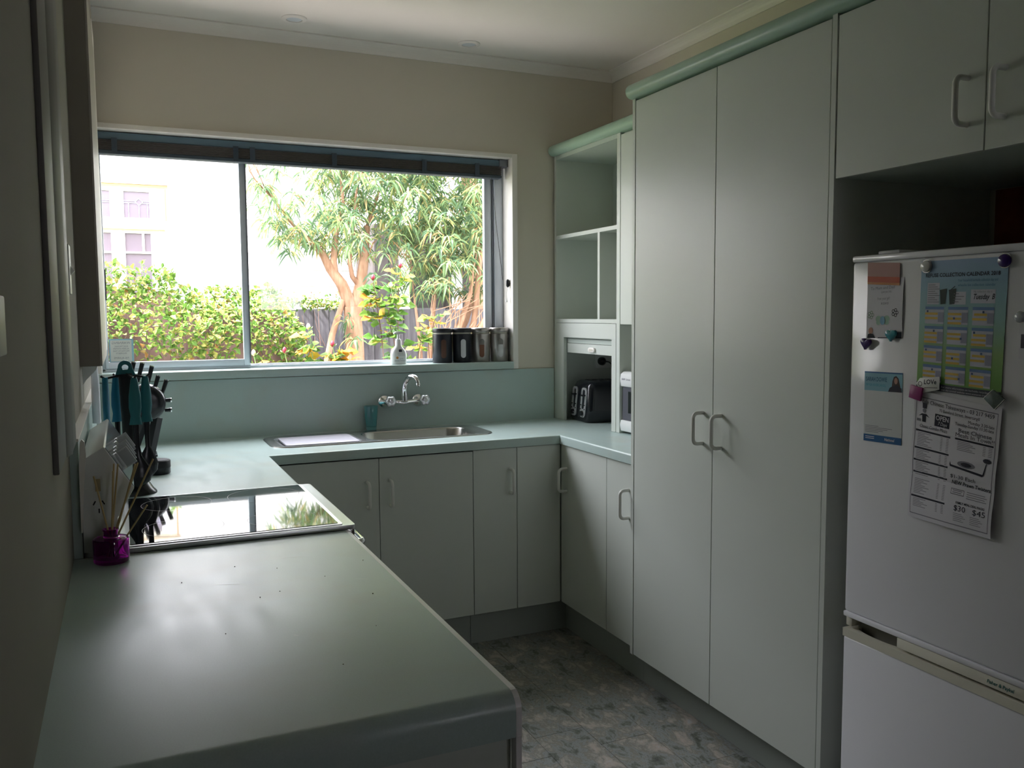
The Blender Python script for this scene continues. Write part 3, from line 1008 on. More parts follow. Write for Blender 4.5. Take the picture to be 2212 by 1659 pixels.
    S.text(T, 'Classic Combo Meals', 0.09, 0.280, 0.038, wmax=0.34, asp=A, shear=0.2)
    S.poly(B_, [(0.11, 0.09), (0.17, 0.09), (0.165, 0.130), (0.115, 0.130)])
    S.poly(Tg, wedge((0.14, 0.147), 0.018, 0, 2 * PI, 12, A))
    S.poly(B_, [(0.11, 0.172), (0.17, 0.172), (0.21, 0.195), (0.165, 0.185), (0.165, 0.235), (0.12, 0.235), (0.115, 0.185), (0.07, 0.195)])
    S.rect(Tg, 0.05, 0.105, 0.215, 0.235)
    for b0, nrow in ((0.300, 9), (0.435, 7), (0.530, 7), (0.625, 13), (0.815, 6)):
        q_ = MB(); S.rect(q_, 0.045, 0.475, b0, b0 + 0.014); q_.build('section_bar', m_ink, me_)
        for k_ in range(nrow):
            bb = b0 + 0.022 + k_ * 0.0122
            S.rect(Tg, 0.07, 0.16 + 0.05 * ((k_ * 7 + 3) % 5) / 2, bb, bb + 0.0045)
            S.rect(Tg, 0.36, 0.385, bb, bb + 0.0045)
            S.rect(Tg, 0.43, 0.46, bb, bb + 0.0045)
    q_ = MB(); S.rect(q_, 0.53, 0.95, 0.295, 0.309); q_.build('section_bar', m_ink, me_)
    for k_ in range(6):
        bb = 0.318 + k_ * 0.0125
        S.rect(Tg, 0.56, 0.70 + 0.03 * (k_ % 3), bb, bb + 0.0045)
        S.rect(Tg, 0.84, 0.87, bb, bb + 0.0045); S.rect(Tg, 0.90, 0.94, bb, bb + 0.0045)
    # plate picture
    B_.build('chef_picture', m_ink, me_); B_ = MB()
    S.poly(B_, [(0.50, 0.520), (0.86, 0.545), (0.88, 0.535), (0.90, 0.440), (0.892, 0.440), (0.865, 0.528), (0.51, 0.505), (0.50, 0.480), (0.495, 0.505)], 0.0010)
    S.poly(Tg, [(0.68 + 0.10 * math.cos(i / 14 * 2 * PI), 0.485 + 0.026 * math.sin(i / 14 * 2 * PI)) for i in range(14)], 0.0010)
    S.poly(B_, [(0.68 + 0.06 * math.cos(i / 12 * 2 * PI), 0.485 + 0.016 * math.sin(i / 12 * 2 * PI)) for i in range(12)], 0.0014)
    S.poly(B_, [(0.90 + 0.045 * math.cos(i / 12 * 2 * PI), 0.420 + 0.018 * math.sin(i / 12 * 2 * PI)) for i in range(12)], 0.0012)
    S.text(T, '$1-30 Each', 0.51, 0.605, 0.040, wmax=0.28, asp=A)
    S.text(T, 'NEW Prawn Twisters', 0.53, 0.650, 0.042, wmax=0.43, asp=A, bold=True, shear=0.15)
    for (a0, a1, b0, b1) in ((0.53, 0.68, 0.685, 0.689), (0.53, 0.68, 0.725, 0.729), (0.53, 0.534, 0.685, 0.729), (0.676, 0.68, 0.685, 0.729)):
        S.rect(T, a0, a1, b0, b1)
    S.rect(Tg, 0.55, 0.66, 0.695, 0.701); S.rect(Tg, 0.55, 0.65, 0.710, 0.716)
    for k_ in range(5):
        S.rect(Tg, 0.71, 0.93 - 0.02 * (k_ % 2), 0.672 + k_ * 0.016, 0.677 + k_ * 0.016)
    S.text(T, 'FAMILY MEAL DEAL PACKS', 0.60, 0.795, 0.026, wmax=0.32, asp=A, bold=True)
    S.text(T, '$30', 0.58, 0.850, 0.062, wmax=0.13, asp=A)
    S.text(T, '$45', 0.79, 0.850, 0.062, wmax=0.14, asp=A)
    for k_ in range(5):
        S.rect(Tg, 0.58, 0.68 + 0.02 * (k_ % 3), 0.870 + k_ * 0.014, 0.874 + k_ * 0.014)
        S.rect(Tg, 0.77, 0.87 + 0.02 * (k_ % 3), 0.870 + k_ * 0.014, 0.874 + k_ * 0.014)
    T.build('lettering', m_ink, me_); Tg.build('fine_print', m_inkg, me_)['kind'] = 'stuff'; B_.build('dish_picture', m_ink, me_); W2.build('open_sign_text', m_paper, me_)

    # --- business card magnet (blue)
    c2 = thing('blue_card_magnet', (0, -2.345, 1.19), 'white card magnet with blue bands and portrait of dark-haired woman', 'card')
    S = Sheet([(-2.287, 1.281), (-2.406, 1.283), (-2.408, 1.104), (-2.289, 1.102)], 0.0004)
    S.page('card', mat('card_white', (0.60, 0.62, 0.62), 0.35), c2, 4, 4)
    b1 = MB(); S.rect(b1, 0, 1, 0.02, 0.27, 0.0006); b1.build('pale_blue_band', mat('card_pale_blue', (0.20, 0.42, 0.52), 0.35), c2)
    m_cb = mat('card_blue', (0.01, 0.10, 0.28), 0.35)
    for b0_, b1_ in ((0.0, 0.02), (0.90, 1.0)):
        b1 = MB(); S.rect(b1, 0, 1, b0_, b1_, 0.0007); b1.build('blue_band', m_cb, c2)
    A = 0.12 / 0.18
    T = MB(); S.text(T, 'SARAH DOWIE', 0.04, 0.135, 0.085, wmax=0.56, asp=A, bold=True, lift=0.0009); T.build('name_lettering', mat('card_navy', (0.02, 0.12, 0.22), 0.4), c2)
    T = MB(); S.text(T, 'MP FOR INVERCARGILL', 0.04, 0.205, 0.050, wmax=0.54, asp=A, lift=0.0009)
    T.build('title_lettering', mat('card_aqua', (0.03, 0.30, 0.42), 0.4), c2)
    T = MB()
    for k_ in range(5):
        S.rect(T, 0.04, 0.40 + 0.12 * ((k_ * 3) % 4), 0.77 + k_ * 0.022, 0.777 + k_ * 0.022, 0.0008)
    T.build('fine_print', m_inkg, c2)['kind'] = 'stuff'
    T = MB(); S.text(T, 'National', 0.56, 0.965, 0.055, wmax=0.26, asp=A, bold=True, lift=0.0011, shear=0.15)
    for b0_ in (0.925, 0.950):
        q_ = MB(); S.rect(q_, 0.05, 0.29, b0_, b0_ + 0.010, 0.0010); q_.build('contact_line', m_paper, c2)
    T.build('logo_lettering', m_paper, c2)
    h_ = MB(); S.poly(h_, [(0.72, 0.26), (0.745, 0.12), (0.78, 0.06), (0.84, 0.045), (0.90, 0.08), (0.95, 0.20), (0.97, 0.27)], 0.0009); h_.build('portrait_hair', mat('hair_ink', (0.05, 0.025, 0.02), 0.5), c2)
    h_ = MB(); S.poly(h_, [(0.835 + 0.045 * math.cos(i / 12 * 2 * PI), 0.115 + 0.045 * math.sin(i / 12 * 2 * PI)) for i in range(12)], 0.0012); h_.build('portrait_face', mat('skin_ink', (0.42, 0.22, 0.16), 0.5), c2)
    h_ = MB(); S.poly(h_, [(0.64, 0.27), (0.68, 0.215), (0.79, 0.175), (0.88, 0.175), (0.98, 0.215), (0.99, 0.27)], 0.0013); h_.build('portrait_jacket', m_ink, c2)

    # --- orange card
    c1 = thing('orange_card_magnet', (0, -2.34, 1.53), 'glossy red and orange card magnet at top left of fridge door', 'card')
    S = Sheet([(-2.290, 1.558), (-2.390, 1.552), (-2.391, 1.497), (-2.291, 1.503)], 0.0030)
    S.page('card', mat('card_pink', (0.46, 0.26, 0.24), 0.10), c1, 4, 4)
    b1 = MB(); S.rect(b1, 0, 1, 0.64, 0.90, 0.0006); b1.build('red_band', mat('card_red', (0.48, 0.10, 0.05), 0.12), c1)
    b1 = MB(); S.rect(b1, 0, 1, 0.90, 1.0, 0.0006); b1.build('orange_band', mat('card_orange', (0.60, 0.26, 0.10), 0.12), c1)

    # --- handwritten letter
    le = thing('drawn_note', (0, -2.345, 1.43), 'white note with butterfly and flower drawings below the orange card', 'note')
    S = Sheet([(-2.289, 1.512), (-2.402, 1.517), (-2.402, 1.368), (-2.289, 1.366)], 0.0008, lambda a, b: 0.003 * a * math.sin(b * PI))
    S.page('page', m_paper, le, 6, 8)
    T = MB()
    A = 0.113 / 0.148
    S.text(T, 'To Mum and Dad', 0.10, 0.17, 0.07, wmax=0.66, asp=A); S.text(T, 'Love you lots', 0.40, 0.235, 0.06, wmax=0.28, asp=A)
    S.text(T, 'from your girl', 0.30, 0.35, 0.07, wmax=0.34, asp=A)
    S.text(T, 'xoxo', 0.40, 0.43, 0.08, wmax=0.22, asp=A)
    T.build('handwriting', m_inkg, le)
    for (c_, mt, r_) in (((0.80, 0.575), m_ink, 0.045), ((0.12, 0.60), mat('pencil_green', (0.20, 0.32, 0.22), 0.7), 0.045)):
        fl = MB()
        for i in range(5):
            a = i / 5 * 2 * PI
            p_ = (c_[0] + r_ * math.cos(a) / A, c_[1] + r_ * math.sin(a))
            n_ = 10
            outer = [(p_[0] + 0.030 * math.cos(k_ / n_ * 2 * PI) / A, p_[1] + 0.030 * math.sin(k_ / n_ * 2 * PI)) for k_ in range(n_)]
            inner = [(p_[0] + 0.019 * math.cos(k_ / n_ * 2 * PI) / A, p_[1] + 0.019 * math.sin(k_ / n_ * 2 * PI)) for k_ in range(n_)]
            vs = [S.P(q[0], q[1], 0.0008) for q in outer + inner]
            fl.add(vs, [(k_, (k_ + 1) % n_, n_ + (k_ + 1) % n_, n_ + k_) for k_ in range(n_)])
        fl.build('flower_drawing', mt, le)
    m_lime = mat('pencil_lime', (0.34, 0.50, 0.40), 0.7)
    for sx in (-1, 1):
        for (ry, rr_) in ((-0.028, 0.055), (0.034, 0.042)):
            bf = MB()
            S.poly(bf, [(0.46 + sx * 0.115 + 1.5 * rr_ * math.cos(k_ / 16 * 2 * PI), 0.70 + ry + rr_ * math.sin(k_ / 16 * 2 * PI)) for k_ in range(16)], 0.0008 + 0.0001 * (ry > 0))
            bf.build('butterfly_wing', m_lime, le)
    bf = MB(); S.poly(bf, [(0.46 + 0.07 * math.cos(k_ / 14 * 2 * PI), 0.70 + 0.075 * math.sin(k_ / 14 * 2 * PI)) for k_ in range(14)], 0.0012); bf.build('butterfly_body', mat('pencil_blue', (0.22, 0.42, 0.58), 0.7), le)
    bf = MB(); S.poly(bf, [(0.13 + 0.065 * math.cos(k_ / 14 * 2 * PI), 0.875 + 0.062 * math.sin(k_ / 14 * 2 * PI)) for k_ in range(14)], 0.0010); bf.build('portrait_face', mat('skin_ink2', (0.42, 0.20, 0.13), 0.5), le)
    bf = MB(); S.poly(bf, [(0.03, 1.0), (0.05, 0.93), (0.12, 0.92), (0.20, 0.93), (0.27, 1.0)], 0.0012); bf.build('portrait_suit', m_ink, le)
    bf = MB(); S.rect(bf, 0.62, 0.98, 0.90, 0.99, 0.0010); bf.build('dark_stamp', mat('ink_slate', (0.10, 0.12, 0.17), 0.6), le)
    bf = MB(); S.rect(bf, 0.33, 0.98, 0.985, 1.0, 0.0012); bf.build('rule_line', m_ink, le)

    # --- photo at right border
    ph = thing('photo_print', (0, -2.74, 1.38), 'small photo print held on fridge at right edge of picture', 'photo')
    S = Sheet([(-2.704, 1.412), (-2.79, 1.412), (-2.79, 1.328), (-2.704, 1.332)], 0.001)
    S.page('print', m_paper, ph, 2, 2)
    bf = MB(); S.rect(bf, 0.05, 0.95, 0.35, 0.72, 0.0008); bf.build('dark_image', mat('photo_dark', (0.03, 0.03, 0.05), 0.4), ph)

    # --- magnets
    def dome(name, y, z, r, h, m_, label, rim=None):
        o = thing(name, (0, y, z), label, 'magnet')
        MB().lathe([(r, 0.0), (r, 0.003), (r * 0.92, h * 0.7), (r * 0.6, h * 0.95), (0.0005, h)], (0, 0, 0), 20, 'x').build('dome', m_, None)
        d_ = bpy.context.scene.collection.objects[-1] if False else None
        return o
    def dome2(name, y, z, r, h, m_, label, base=None):
        o = thing(name, (0, y, z), label, 'magnet')
        MB().lathe([(r, -0.003), (r, -0.006), (r * 0.92, -0.006 - h * 0.6), (r * 0.6, -0.006 - h * 0.9), (0.0004, -0.006 - h)], (0, y, z), 20, 'x').build('dome', m_, o)
        if base:
            MB().lathe([(r * 1.12, -0.002), (r * 1.12, -0.0055)], (0, y, z), 20, 'x').build('rim', base, o)
        return o
    dome2('round_magnet', -2.468, 1.539, 0.014, 0.006, mat('magnet_clear', (0.55, 0.56, 0.54), 0.05), 'round clear glass magnet at top left corner of the calendar', m_steel)
    dome2('round_magnet', -2.667, 1.541, 0.0145, 0.007, mat('magnet_violet', (0.04, 0.015, 0.12), 0.08), 'round dark purple magnet at top right corner of the calendar', m_chrome)
    dome2('round_magnet', -2.708, 1.420, 0.012, 0.006, mat('magnet_silver', (0.45, 0.47, 0.50), 0.05), 'round silver magnet at the right edge above a photo', m_chrome)
    def heart(name, y, z, r, m_, label, rot):
        pts = []
        for i in range(28):
            t_ = i / 28 * 2 * PI
            hx = 16 * math.sin(t_) ** 3 / 17
            hy = (13 * math.cos(t_) - 5 * math.cos(2 * t_) - 2 * math.cos(3 * t_) - math.cos(4 * t_)) / 17
            pts.append((y + r * (hx * math.cos(rot) - hy * math.sin(rot)), z + r * (hx * math.sin(rot) + hy * math.cos(rot))))
        o = thing(name, (0, y, z), label, 'magnet')
        MB().prism([(y + (p[0] - y) * 1.06, z + (p[1] - z) * 1.06) for p in pts], 'x', -0.0032, -0.006).build('backing', m_chrome, o)
        MB().prism(pts, 'x', -0.006, -0.013).build('gem', m_, o, bevel=0.0025, seg=2)
    heart('heart_magnet', -2.296, 1.353, 0.0165, mat('gem_purple', (0.05, 0.02, 0.15), 0.06), 'purple heart magnet at lower left of the drawn note', 0.15)
    heart('heart_magnet', -2.374, 1.376, 0.0165, mat('gem_teal', (0.06, 0.30, 0.36), 0.06), 'teal heart magnet at lower right of the drawn note', 0.0)
    o = thing('square_magnet', (0, -2.455, 1.239), 'small square magenta magnet at top left of the takeaway menu', 'magnet')
    MB().prism([(-2.4415, 1.258), (-2.4760, 1.252), (-2.4700, 1.220), (-2.4370, 1.227)], 'x', -0.009, -0.015).build('face', mat('magnet_magenta', (0.28, 0.03, 0.16), 0.4), o, bevel=0.001)
    o = thing('love_tag_magnet', (0, -2.487, 1.257), 'white tag-shaped magnet reading love between calendar and menu', 'magnet')
    tag_poly = [(-2.454, 1.262), (-2.464, 1.2755), (-2.518, 1.282), (-2.518, 1.251), (-2.470, 1.239)]
    MB().prism(tag_poly, 'x', -0.0085, -0.0105).build('tag', m_whitep, o, bevel=0.0008)
    T = MB(); vs, fs = text_mesh('LOVe', 0.0155, bold=True)
    T.add([(-0.0108, -2.4755 - v[0] * 0.95, 1.2615 + v[1] + v[0] * 0.06) for v in vs], fs)
    T.build('lettering', m_ink, o); T = MB()
    T.add([(-0.0108, -2.478 - a_, 1.2535 + 0.06 * a_ - b_) for a_, b_ in ((0, 0), (0.036, 0), (0.036, 0.0012), (0, 0.0012))], [(0, 1, 2, 3)])
    T.build('underline', m_ink, o); T = MB()
    n_ = 14
    T.add([(-0.0108, -2.4655 - r_ * math.cos(k_ / n_ * 2 * PI), 1.2615 + r_ * math.sin(k_ / n_ * 2 * PI)) for r_ in (0.006, 0.0045) for k_ in range(n_)], [(k_, (k_ + 1) % n_, n_ + (k_ + 1) % n_, n_ + k_) for k_ in range(n_)])
    T.build('tag_ring', m_ink, o)
    o = thing('diamond_magnet', (0, -2.662, 1.241), 'dark grey patterned diamond magnet at top right of the menu', 'magnet')
    MB().prism([(-2.659, 1.262), (-2.686, 1.244), (-2.664, 1.219), (-2.637, 1.241)], 'x', -0.010, -0.016).build('tile', mat('magnet_slate', (0.10, 0.13, 0.12), 0.15, noise=0.4, nscale=160), o, bevel=0.0012)
    MB().tube([(-0.0165, -2.636, 1.241), (-0.0165, -2.659, 1.263)], 0.0007, 5).tube([(-0.0165, -2.663, 1.218), (-0.0165, -2.687, 1.244)], 0.0007, 5).build('bright_edge', m_whitep, o)
paper_items()

# ------------------------------------------------------------------ sink, tap, tumbler
def rrect(x0, x1, y0, y1, r, n=6):
    pts = []
    for cx_, cy_, a0 in ((x1 - r, y1 - r, 0), (x0 + r, y1 - r, PI / 2), (x0 + r, y0 + r, PI), (x1 - r, y0 + r, 1.5 * PI)):
        for i in range(n + 1):
            a = a0 + i / n * PI / 2
            pts.append((cx_ + r * math.cos(a), cy_ + r * math.sin(a)))
    return pts
def loft(mb, loops, smooth=True, cap=True):
    n = len(loops[0])
    vs = [p for L in loops for p in L]
    fs = []
    for k_ in range(len(loops) - 1):
        for i in range(n):
            j = (i + 1) % n
            fs.append((k_ * n + i, k_ * n + j, (k_ + 1) * n + j, (k_ + 1) * n + i))
    mb.add(vs, fs, smooth)
    if cap:
        b_ = len(mb.v) - len(vs) + (len(loops) - 1) * n
        mb.f.append(tuple(b_ + i for i in range(n))); mb.sm.append(False)
sk = thing('kitchen_sink', (-0.72, -0.25, 0.9), 'long stainless steel sink with drainer and one bowl under the window', 'sink')
def L3(pts, z):
    return [(p[0], p[1], z) for p in pts]
X0, X1, Y0, Y1 = -1.208, -0.230, -0.428, -0.072
# rim: outer lip, raised bead, down to deck
rim = MB()
loops = [L3(rrect(X0, X1, Y0, Y1, 0.085), 0.9004), L3(rrect(X0 + 0.002, X1 - 0.002, Y0 + 0.002, Y1 - 0.002, 0.083), 0.9035),
         L3(rrect(X0 + 0.010, X1 - 0.010, Y0 + 0.010, Y1 - 0.010, 0.076), 0.9040), L3(rrect(X0 + 0.014, X1 - 0.014, Y0 + 0.014, Y1 - 0.014, 0.073), 0.9020),
         L3(rrect(X0 + 0.022, X1 - 0.022, Y0 + 0.020, Y1 - 0.020, 0.066), 0.9010)]
loft(rim, loops, cap=False)
inner = rrect(X0 + 0.022, X1 - 0.022, Y0 + 0.020, Y1 - 0.020, 0.066)
rim.build('rim', m_steel, sk)
# deck with bowl: built as concentric grid via bmesh fill
bm = bmesh.new()
bowl = rrect(-0.790, -0.290, -0.388, -0.115, 0.075)
drain = rrect(-1.165, -0.825, -0.388, -0.115, 0.05)
def ring(pts, z):
    vv = [bm.verts.new((p[0], p[1], z)) for p in pts]
    return [bm.edges.new((vv[i], vv[(i + 1) % len(vv)])) for i in range(len(vv))]
es = ring(inner, 0.9010) + ring(bowl, 0.9010) + ring(drain, 0.9010)
bmesh.ops.triangle_fill(bm, use_beauty=True, edges=es)
me = bpy.data.meshes.new('deck'); 
# drop faces that lie inside the bowl or drainer outlines
def inside(p, poly):
    c_ = False
    for i in range(len(poly)):
        a, b_ = poly[i], poly[i - 1]
        if (a[1] > p[1]) != (b_[1] > p[1]) and p[0] < (b_[0] - a[0]) * (p[1] - a[1]) / (b_[1] - a[1]) + a[0]:
            c_ = not c_
    return c_
for fc in list(bm.faces):
    cc = fc.calc_center_median()
    if inside((cc.x, cc.y), bowl) or inside((cc.x, cc.y), drain):
        bm.faces.remove(fc)
bm.to_mesh(me); bm.free(); me.materials.append(m_steel)
o = bpy.data.objects.new('deck', me); C.objects.link(o); o.parent = sk; o.location = -Vector(root_loc(sk))
b_ = MB()
def shrink(pts, k_):
    cx_ = sum(p[0] for p in pts) / len(pts); cy_ = sum(p[1] for p in pts) / len(pts)
    return [(cx_ + (p[0] - cx_) * (1 - k_ / (max(q[0] for q in pts) - cx_)), cy_ + (p[1] - cy_) * (1 - k_ / (max(q[1] for q in pts) - cy_))) for p in pts]
loft(b_, [L3(bowl, 0.9010), L3(shrink(bowl, 0.006), 0.894), L3(shrink(bowl, 0.010), 0.80), L3(shrink(bowl, 0.022), 0.760), L3(shrink(bowl, 0.045), 0.748)])
b_.build('bowl', m_steel, sk)
d_ = MB()
loft(d_, [L3(drain, 0.9010), L3(shrink(drain, 0.008), 0.894), L3(shrink(drain, 0.014), 0.892)])
d_.build('drainer', m_steel_d, sk)
for i in range(7):
    xx = -1.13 + i * 0.045
    MB().tube([(xx, -0.36, 0.8925), (xx, -0.14, 0.8925)], 0.003, 6).build('drainer_rib', m_steel_d, sk)
MB().lathe([(0.028, 0.7485), (0.028, 0.750), (0.018, 0.7495)], (-0.54, -0.25, 0), 20).build('waste', m_chrome, sk)
# white tray sitting in the drainer
tag(MB().prism(rrect(-1.145, -0.838, -0.375, -0.130, 0.02), 'z', 0.8960, 0.9030).build('drainer_mat', mat('pale_mat', (0.70, 0.68, 0.76), 0.35), bevel=0.001), 'thin pale lilac board lying in the sink drainer', 'board')

tp_ = thing('wall_tap', (-0.545, -0.012, 1.03), 'chrome wall-mounted sink mixer tap with curved spout', 'tap')
for xx in (-0.628, -0.462):
    MB().lathe([(0.034, -0.012), (0.033, -0.016), (0.022, -0.022), (0.012, -0.030), (0.012, -0.052)], (xx, 0, 1.026), 24, 'y').build('wall_flange', m_chrome, tp_)
    kx = xx + 0.008
    kb = MB()
    kb.lathe([(0.013, -0.052), (0.015, -0.060), (0.015, -0.068)], (kx, 0, 1.030), 20, 'y')
    kb.build('valve', m_chrome, tp_)
    kn = MB()
    vs = []
    for (r_, h_) in ((0.014, -0.068), (0.024, -0.072), (0.025, -0.086), (0.019, -0.094), (0.010, -0.096)):
        for i in range(24):
            a = 2 * PI * i / 24
            rr = r_ * (1 + 0.10 * math.cos(6 * a))
            vs.append((kx + rr * math.cos(a), h_, 1.032 + rr * math.sin(a)))
    fs = [(k_ * 24 + i, k_ * 24 + (i + 1) % 24, (k_ + 1) * 24 + (i + 1) % 24, (k_ + 1) * 24 + i) for k_ in range(4) for i in range(24)]
    kn.add(vs, fs, True)
    kn.f.append(tuple(96 + i for i in range(24))); kn.sm.append(False)
    h_o = kn.build('tap_handle', mat('clear_acrylic', (0.75, 0.77, 0.80), 0.08, metal=0.6), tp_)
    MB().lathe([(0.009, -0.0962), (0.008, -0.0985)], (kx, 0, 1.032), 16, 'y').build('button', m_chrome, h_o)
MB().tube([(-0.620, -0.050, 1.028), (-0.575, -0.052, 1.026), (-0.548, -0.055, 1.023), (-0.520, -0.052, 1.027), (-0.465, -0.050, 1.031)], [0.010, 0.009, 0.013, 0.009, 0.010], 14).build('body', m_chrome, tp_)
ctrl = [(-0.546, -0.055, 1.030), (-0.546, -0.055, 1.060), (-0.548, -0.058, 1.088), (-0.544, -0.068, 1.116), (-0.536, -0.086, 1.137), (-0.526, -0.108, 1.146), (-0.516, -0.130, 1.142), (-0.510, -0.143, 1.128), (-0.508, -0.147, 1.114)]
sp_pts = []
for i in range(len(ctrl) - 1):
    p0, p1_, p2_, p3_ = (Vector(ctrl[max(0, min(len(ctrl) - 1, i + q))]) for q in (-1, 0, 1, 2))
    for t_ in (0.0, 0.33, 0.66):
        sp_pts.append(0.5 * ((2 * p1_) + (p2_ - p0) * t_ + (2 * p0 - 5 * p1_ + 4 * p2_ - p3_) * t_ ** 2 + (3 * p1_ - p0 - 3 * p2_ + p3_) * t_ ** 3))
sp_pts.append(Vector(ctrl[-1]))
sp_r = [0.0150 - 0.0045 * i / (len(sp_pts) - 1) for i in range(len(sp_pts))]
MB().tube(sp_pts[:-1] + [sp_pts[-1]], sp_r, 16).build('spout', m_chrome, tp_)
lp = sp_pts[-1]
MB().lathe([(0.0100, 0.0), (0.0112, -0.002), (0.0112, -0.014), (0.009, -0.015)], (lp[0], lp[1], lp[2] + 0.004), 16).build('aerator', m_chrome, tp_)

tu = thing('tumbler', (-0.705, -0.046, 0.9), 'turquoise plastic tumbler standing against the splashback left of the tap', 'cup')
MB().lathe([(0.0225, 0.0), (0.0235, 0.004), (0.0245, 0.014), (0.0300, 0.075), (0.0335, 0.112), (0.0322, 0.112), (0.0288, 0.075), (0.0232, 0.016), (0.0005, 0.014)], (-0.705, -0.046, 0.9008), 14, caps=False).add([], []).build('cup', m_tumbler, tu)

# ------------------------------------------------------------------ window sill things
so = thing('soap_dispenser', (-0.545, 0.035, 1.197), 'white pump hand wash bottle on the window sill', 'bottle')
def sl(pts, z, c=(-0.545, 0.035)):
    return [(c[0] + p[0], c[1] + p[1], z) for p in pts]
b_ = MB()
loops = []
for (w_, d_2, z) in ((0.034, 0.020, 1.1975), (0.0385, 0.022, 1.202), (0.039, 0.022, 1.244), (0.034, 0.020, 1.262), (0.022, 0.017, 1.276), (0.015, 0.014, 1.285), (0.0148, 0.0138, 1.308), (0.0125, 0.012, 1.310)):
    loops.append(sl(rrect(-w_, w_, -d_2, d_2, d_2 * 0.95, 5), z))
loft(b_, loops)
b_.build('body', m_whitep, so)
b_ = MB()
b_.lathe([(0.0135, 1.309), (0.0135, 1.316), (0.006, 1.319), (0.0048, 1.340)], (-0.545, 0.035, 0), 16)
b_.prism([(-0.566, 1.340), (-0.520, 1.341), (-0.519, 1.350), (-0.535, 1.353), (-0.556, 1.352), (-0.567, 1.346)], 'y', 0.027, 0.043)
b_.build('pump', m_whitep, so, bevel=0.0)
bx(-0.549, -0.534, 0.0122, 0.0128, 1.262 - 0.006, 1.262 + 0.006).build('label_square', m_ink, so)
b_ = MB(); b_.prism([(-0.557 + 0.006 * math.cos(i / 14 * 2 * PI), 1.229 + 0.006 * math.sin(i / 14 * 2 * PI)) for i in range(14)], 'y', 0.0122, 0.0128); b_.build('label_sun', mat('label_orange', (0.60, 0.25, 0.05), 0.5), so)
T = MB()
for body, sz, z, ax in (('HAND WASH', 0.0085, 1.212, -0.571), ('gentle', 0.007, 1.222, -0.545), ('manuka honey', 0.006, 1.240, -0.556), ('natural care', 0.006, 1.247, -0.556)):
    vs, fs = text_mesh(body, sz)
    T.add([(ax + v[0], 0.0120, z + v[1]) for v in vs], fs)
T.build('lettering', m_inkg, so)

def canister(x, y, mb_body, mlid, content, label, window=True, band=m_steel, fill=0.8):
    o = thing('storage_canister', (x, y, 1.197), label, 'canister', 'canisters in a row on the window sill')
    r = 0.0485
    MB().lathe([(r - 0.002, 1.1975), (r, 1.2), (r, 1.335), (r - 0.004, 1.3365)], (x, y, 0), 36).build('jar', mb_body, o)
    MB().lathe([(r - 0.004, 1.3366), (r - 0.003, 1.338), (r - 0.003, 1.3435)], (x, y, 0), 36).build('glass_neck', mat('neck_glass', (0.45, 0.42, 0.36), 0.1), o)
    MB().lathe([(r - 0.001, 1.3440), (r + 0.0005, 1.346), (r + 0.0005, 1.363), (r - 0.002, 1.3655)], (x, y, 0), 36).build('lid', mlid, o)
    # oval viewing window towards the room
    ang = math.atan2(-1.0, -0.20)
    w_ = MB()
    pts = []
    for i in range(24):
        t_ = i / 24 * 2 * PI
        u_ = 0.0125 * math.cos(t_)
        v_ = 0.0125 * math.sin(t_) + (0.033 if math.sin(t_) > 0 else -0.033)
        pts.append((u_, v_))
    def on(u_, v_, rr):
        a = ang + u_ / r
        return (x + rr * math.cos(a), y + rr * math.sin(a), 1.266 + v_)
    rows = 26
    vs, fs = [], []
    for j in range(rows + 1):
        v_ = -0.0455 * math.cos(j / rows * PI)
        h = 0.0
        if abs(v_) > 0.033:
            h = math.sqrt(max(0, 0.0125 ** 2 - (abs(v_) - 0.033) ** 2))
        else:
            h = 0.0125
        for i in range(5):
            vs.append(on(-h + 2 * h * i / 4, v_, r + 0.0006))
    fl = [j for j in range(rows) if (j + 0.5) / rows < fill]
    fs1 = [(j * 5 + i, j * 5 + i + 1, (j + 1) * 5 + i + 1, (j + 1) * 5 + i) for j in fl for i in range(4)]
    fs2 = [(j * 5 + i, j * 5 + i + 1, (j + 1) * 5 + i + 1, (j + 1) * 5 + i) for j in range(rows) if j not in fl for i in range(4)]
    MB().add(vs, fs1, True).build('window_contents', content, o)
    if fs2:
        MB().add(vs, fs2, True).build('window_glass', mat('canister_window', (0.20, 0.19, 0.18), 0.1), o)
    return o
m_canb = mat('canister_black', (0.012, 0.013, 0.02), 0.35)
m_canlid = mat('canister_lid', (0.02, 0.02, 0.024), 0.4)
m_cans = mat('canister_steel', (0.42, 0.39, 0.37), 0.3, metal=0.85)
canister(-0.316, 0.055, m_canb, m_canlid, mat('coffee', (0.10, 0.045, 0.03), 0.7), 'black canister at left end of the sill row, brown contents in its slot', fill=1.0)
canister(-0.2165, 0.050, m_canb, m_canlid, mat('sugar', (0.62, 0.62, 0.66), 0.7), 'black canister second from left, white contents in its slot', fill=1.0)
canister(-0.117, 0.055, m_cans, m_cans, mat('tea', (0.17, 0.07, 0.04), 0.7), 'steel canister third from left, brown contents in its slot', fill=0.6)
canister(-0.0175, 0.052, m_cans, m_cans, mat('flour', (0.60, 0.60, 0.62), 0.7), 'steel canister at right end of the sill row against the reveal', fill=0.62)

